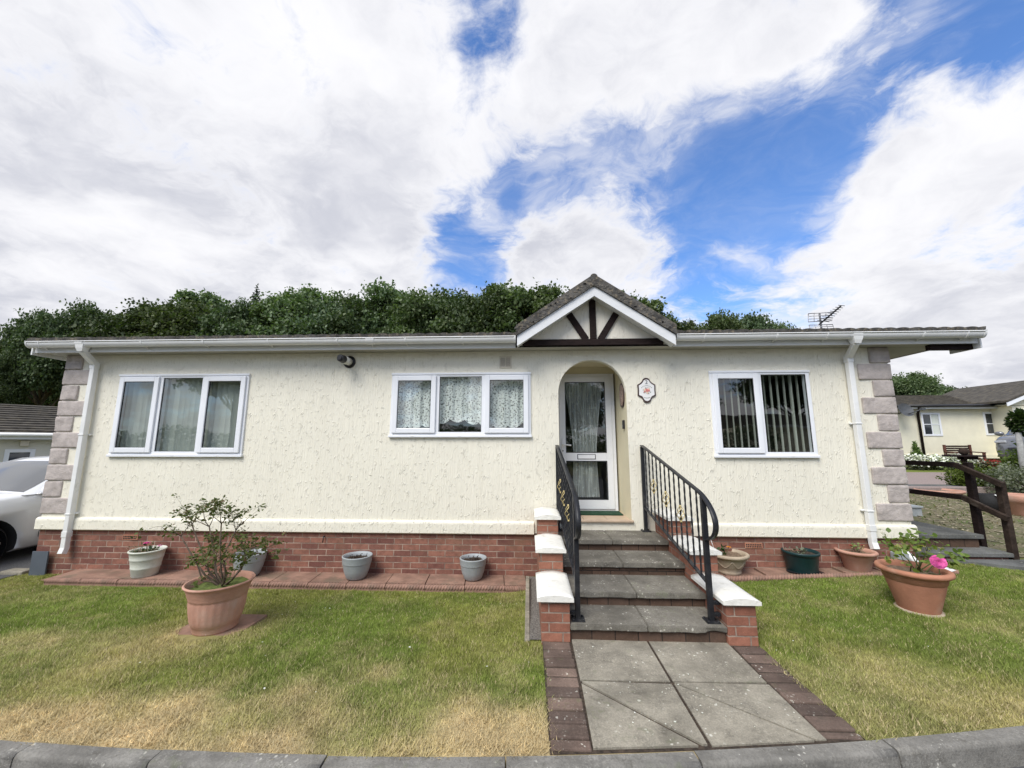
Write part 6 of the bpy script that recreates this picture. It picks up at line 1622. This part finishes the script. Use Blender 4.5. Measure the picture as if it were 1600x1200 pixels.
row = [  # u, v top, y, proto, width, where
 (-25, 560, 19, 3, .70, 'leafy tree at the far left edge'), (12, 540, 20, 1, .62, 'dark leafy tree above the left bungalow roof'), (88, 484, 22, 3, .62, 'dark rounded tree over the left end of the gutter'),
 (150, 470, 24, 1, .72, 'dark tree above the left downpipe'), (200, 492, 27, 0, 1.0, 'tree in the dip above the left window'), (245, 474, 25, 3, .9, 'rounded tree rising above the left window'), (292, 466, 24, 0, .95, 'tree above the right edge of the left window'),
 (335, 452, 28, 4, 1.0, 'thin crowned tree with sky gaps left of the conifer'), (378, 470, 24, 1, .9, 'dark tree below the conifer tip'), (432, 458, 25, 2, 1.0, 'tree just right of the conifer'), (480, 450, 25, 0, 1.0, 'bright leafy tree above the black flue'),
 (535, 474, 24, 1, .95, 'lower dark tree right of the flue'), (585, 460, 26, 3, .9, 'broad tree left of the middle window top'), (627, 446, 26, 2, .95, 'pointed tree above the left part of the middle window'), (675, 460, 24, 0, .95, 'tree above the centre of the middle window'),
 (712, 452, 26, 1, .95, 'dark tree above the right part of the middle window'), (748, 455, 25, 3, .85, 'tree above the square wall vent'), (785, 444, 26, 0, 1.0, 'tall tree left of the porch gable'), (838, 452, 25, 2, 1.0, 'tree touching the left slope of the porch gable'), (890, 464, 27, 1, 1.0, 'tree half hidden behind the porch gable'),
 (985, 458, 28, 0, 1.0, 'tree peeping over the right slope of the porch gable'), (1022, 474, 28, 2, .9, 'tree ending above the right foot of the porch gable'), (1078, 494, 27, 4, .95, 'thin leafy tree right of the porch gable'), (1122, 487, 27, 0, .9, 'rounded tree above the left edge of the right window'), (1165, 489, 28, 3, .85, 'rounded tree above the middle of the right window'),
 (1205, 503, 28, 2, .8, 'low tree above the right end of the right window'), (1228, 505, 29, 0, .62, 'last low tree left of the aerial')]
for (u, v, y, pi_, w_, lab) in row: plant_tree(pi_, u, v, y, lab+', in the wood behind the house', WG, 0, w_*(.86 if u < 1000 else .70))
# second line that closes the gaps
for i, (u, v, y) in enumerate(((-60, 575, 24), (10, 570, 27), (75, 520, 28), (128, 500, 30), (215, 484, 31), (318, 484, 31), (405, 480, 31), (510, 478, 32), (560, 482, 31), (650, 474, 32), (735, 474, 32), (815, 470, 32), (1000, 484, 33), (1100, 503, 33), (1178, 508, 33))):
    labs2 = ['far left', 'left roof edge', 'left eave', 'left downpipe', 'left window', 'left window end', 'conifer', 'flue', 'flue right side', 'middle window', 'wall vent', 'gable left slope', 'gable right slope', 'right window start', 'right window end']
    plant_tree((i*2+1) % 4, u, v+8, y, 'second row tree above the ' + labs2[i] + ', behind the front row', WG, 0, 1.05 if u < 950 else .7)
p_ = at_y(402, 446, 29)
cone_tree('conifer', 'slim dark pointed conifer standing among the oaks behind the left window', p_.x, 29, 0, p_.z, 3.2, 9000, .24, 'conifer_leaf', seed=8)
RG = 'trees beyond the right neighbour house'
for i, (u, v, y, pi_, w_) in enumerate(((1412, 577, 20, 0, .9), (1448, 588, 24, 2, .9), (1490, 596, 30, 1, 1.0), (1530, 602, 34, 3, .9), (1385, 585, 24, 1, 1.1), (1562, 618, 40, 0, .9), (1600, 618, 42, 2, .9), (1470, 605, 38, 0, 1.0))):
    plant_tree(pi_, u, v, y, ['pale tree just right of the right quoins', 'tree above the left window of the right neighbour house', 'tree above the middle of the right neighbour roof', 'tree above the right half of the right neighbour roof', 'tree partly behind the right quoins', 'distant tree left of the neighbour gable', 'distant tree behind the neighbour gable', 'distant tree behind the others over the right neighbour roof'][i], RG, 0, w_)
# across the road: what the window glass mirrors
BG = 'trees across the road mirrored in the windows'
for i, (x, y, s_) in enumerate(((-19, -19, 1.05), (-13.5, -24, .95), (-8, -30, .9), (5, -34, .9), (13, -30, 1.0), (21, -26, 1.0), (-2, -36, .85))):
    o_ = copy_tree(protos[i % 4]); o_.location = (x, y, -.2); o_.scale = (s_, s_, s_); o_.rotation_euler = (0, 0, i*1.3)
    tag(o_, 'leafy tree standing across the road, seen only as a reflection in the window glass', 'tree', BG)
r_ = np.random.RandomState(77); hp = np.stack([r_.uniform(-30, 12, 26000), -13.6-1.3*r_.rand(26000), .2+2.0*r_.rand(26000)**.8], 1); hp[:, 2] += .25*np.sin(hp[:, 0]*1.3)
fast = fast_mesh('hedge', leaf_quads(hp, .16, 4, .9), 6, 'oak_leaf_dark'); tag(fast, 'clipped dark hedge across the road, seen only mirrored in the window glass', 'hedge')
oh = copy_tree(far); oh.location = (24, -19, -.1); oh.rotation_euler = (0, 0, PI); tag(oh, 'pale bungalow with white gable across the road, seen only mirrored in the right window', 'mobile home')
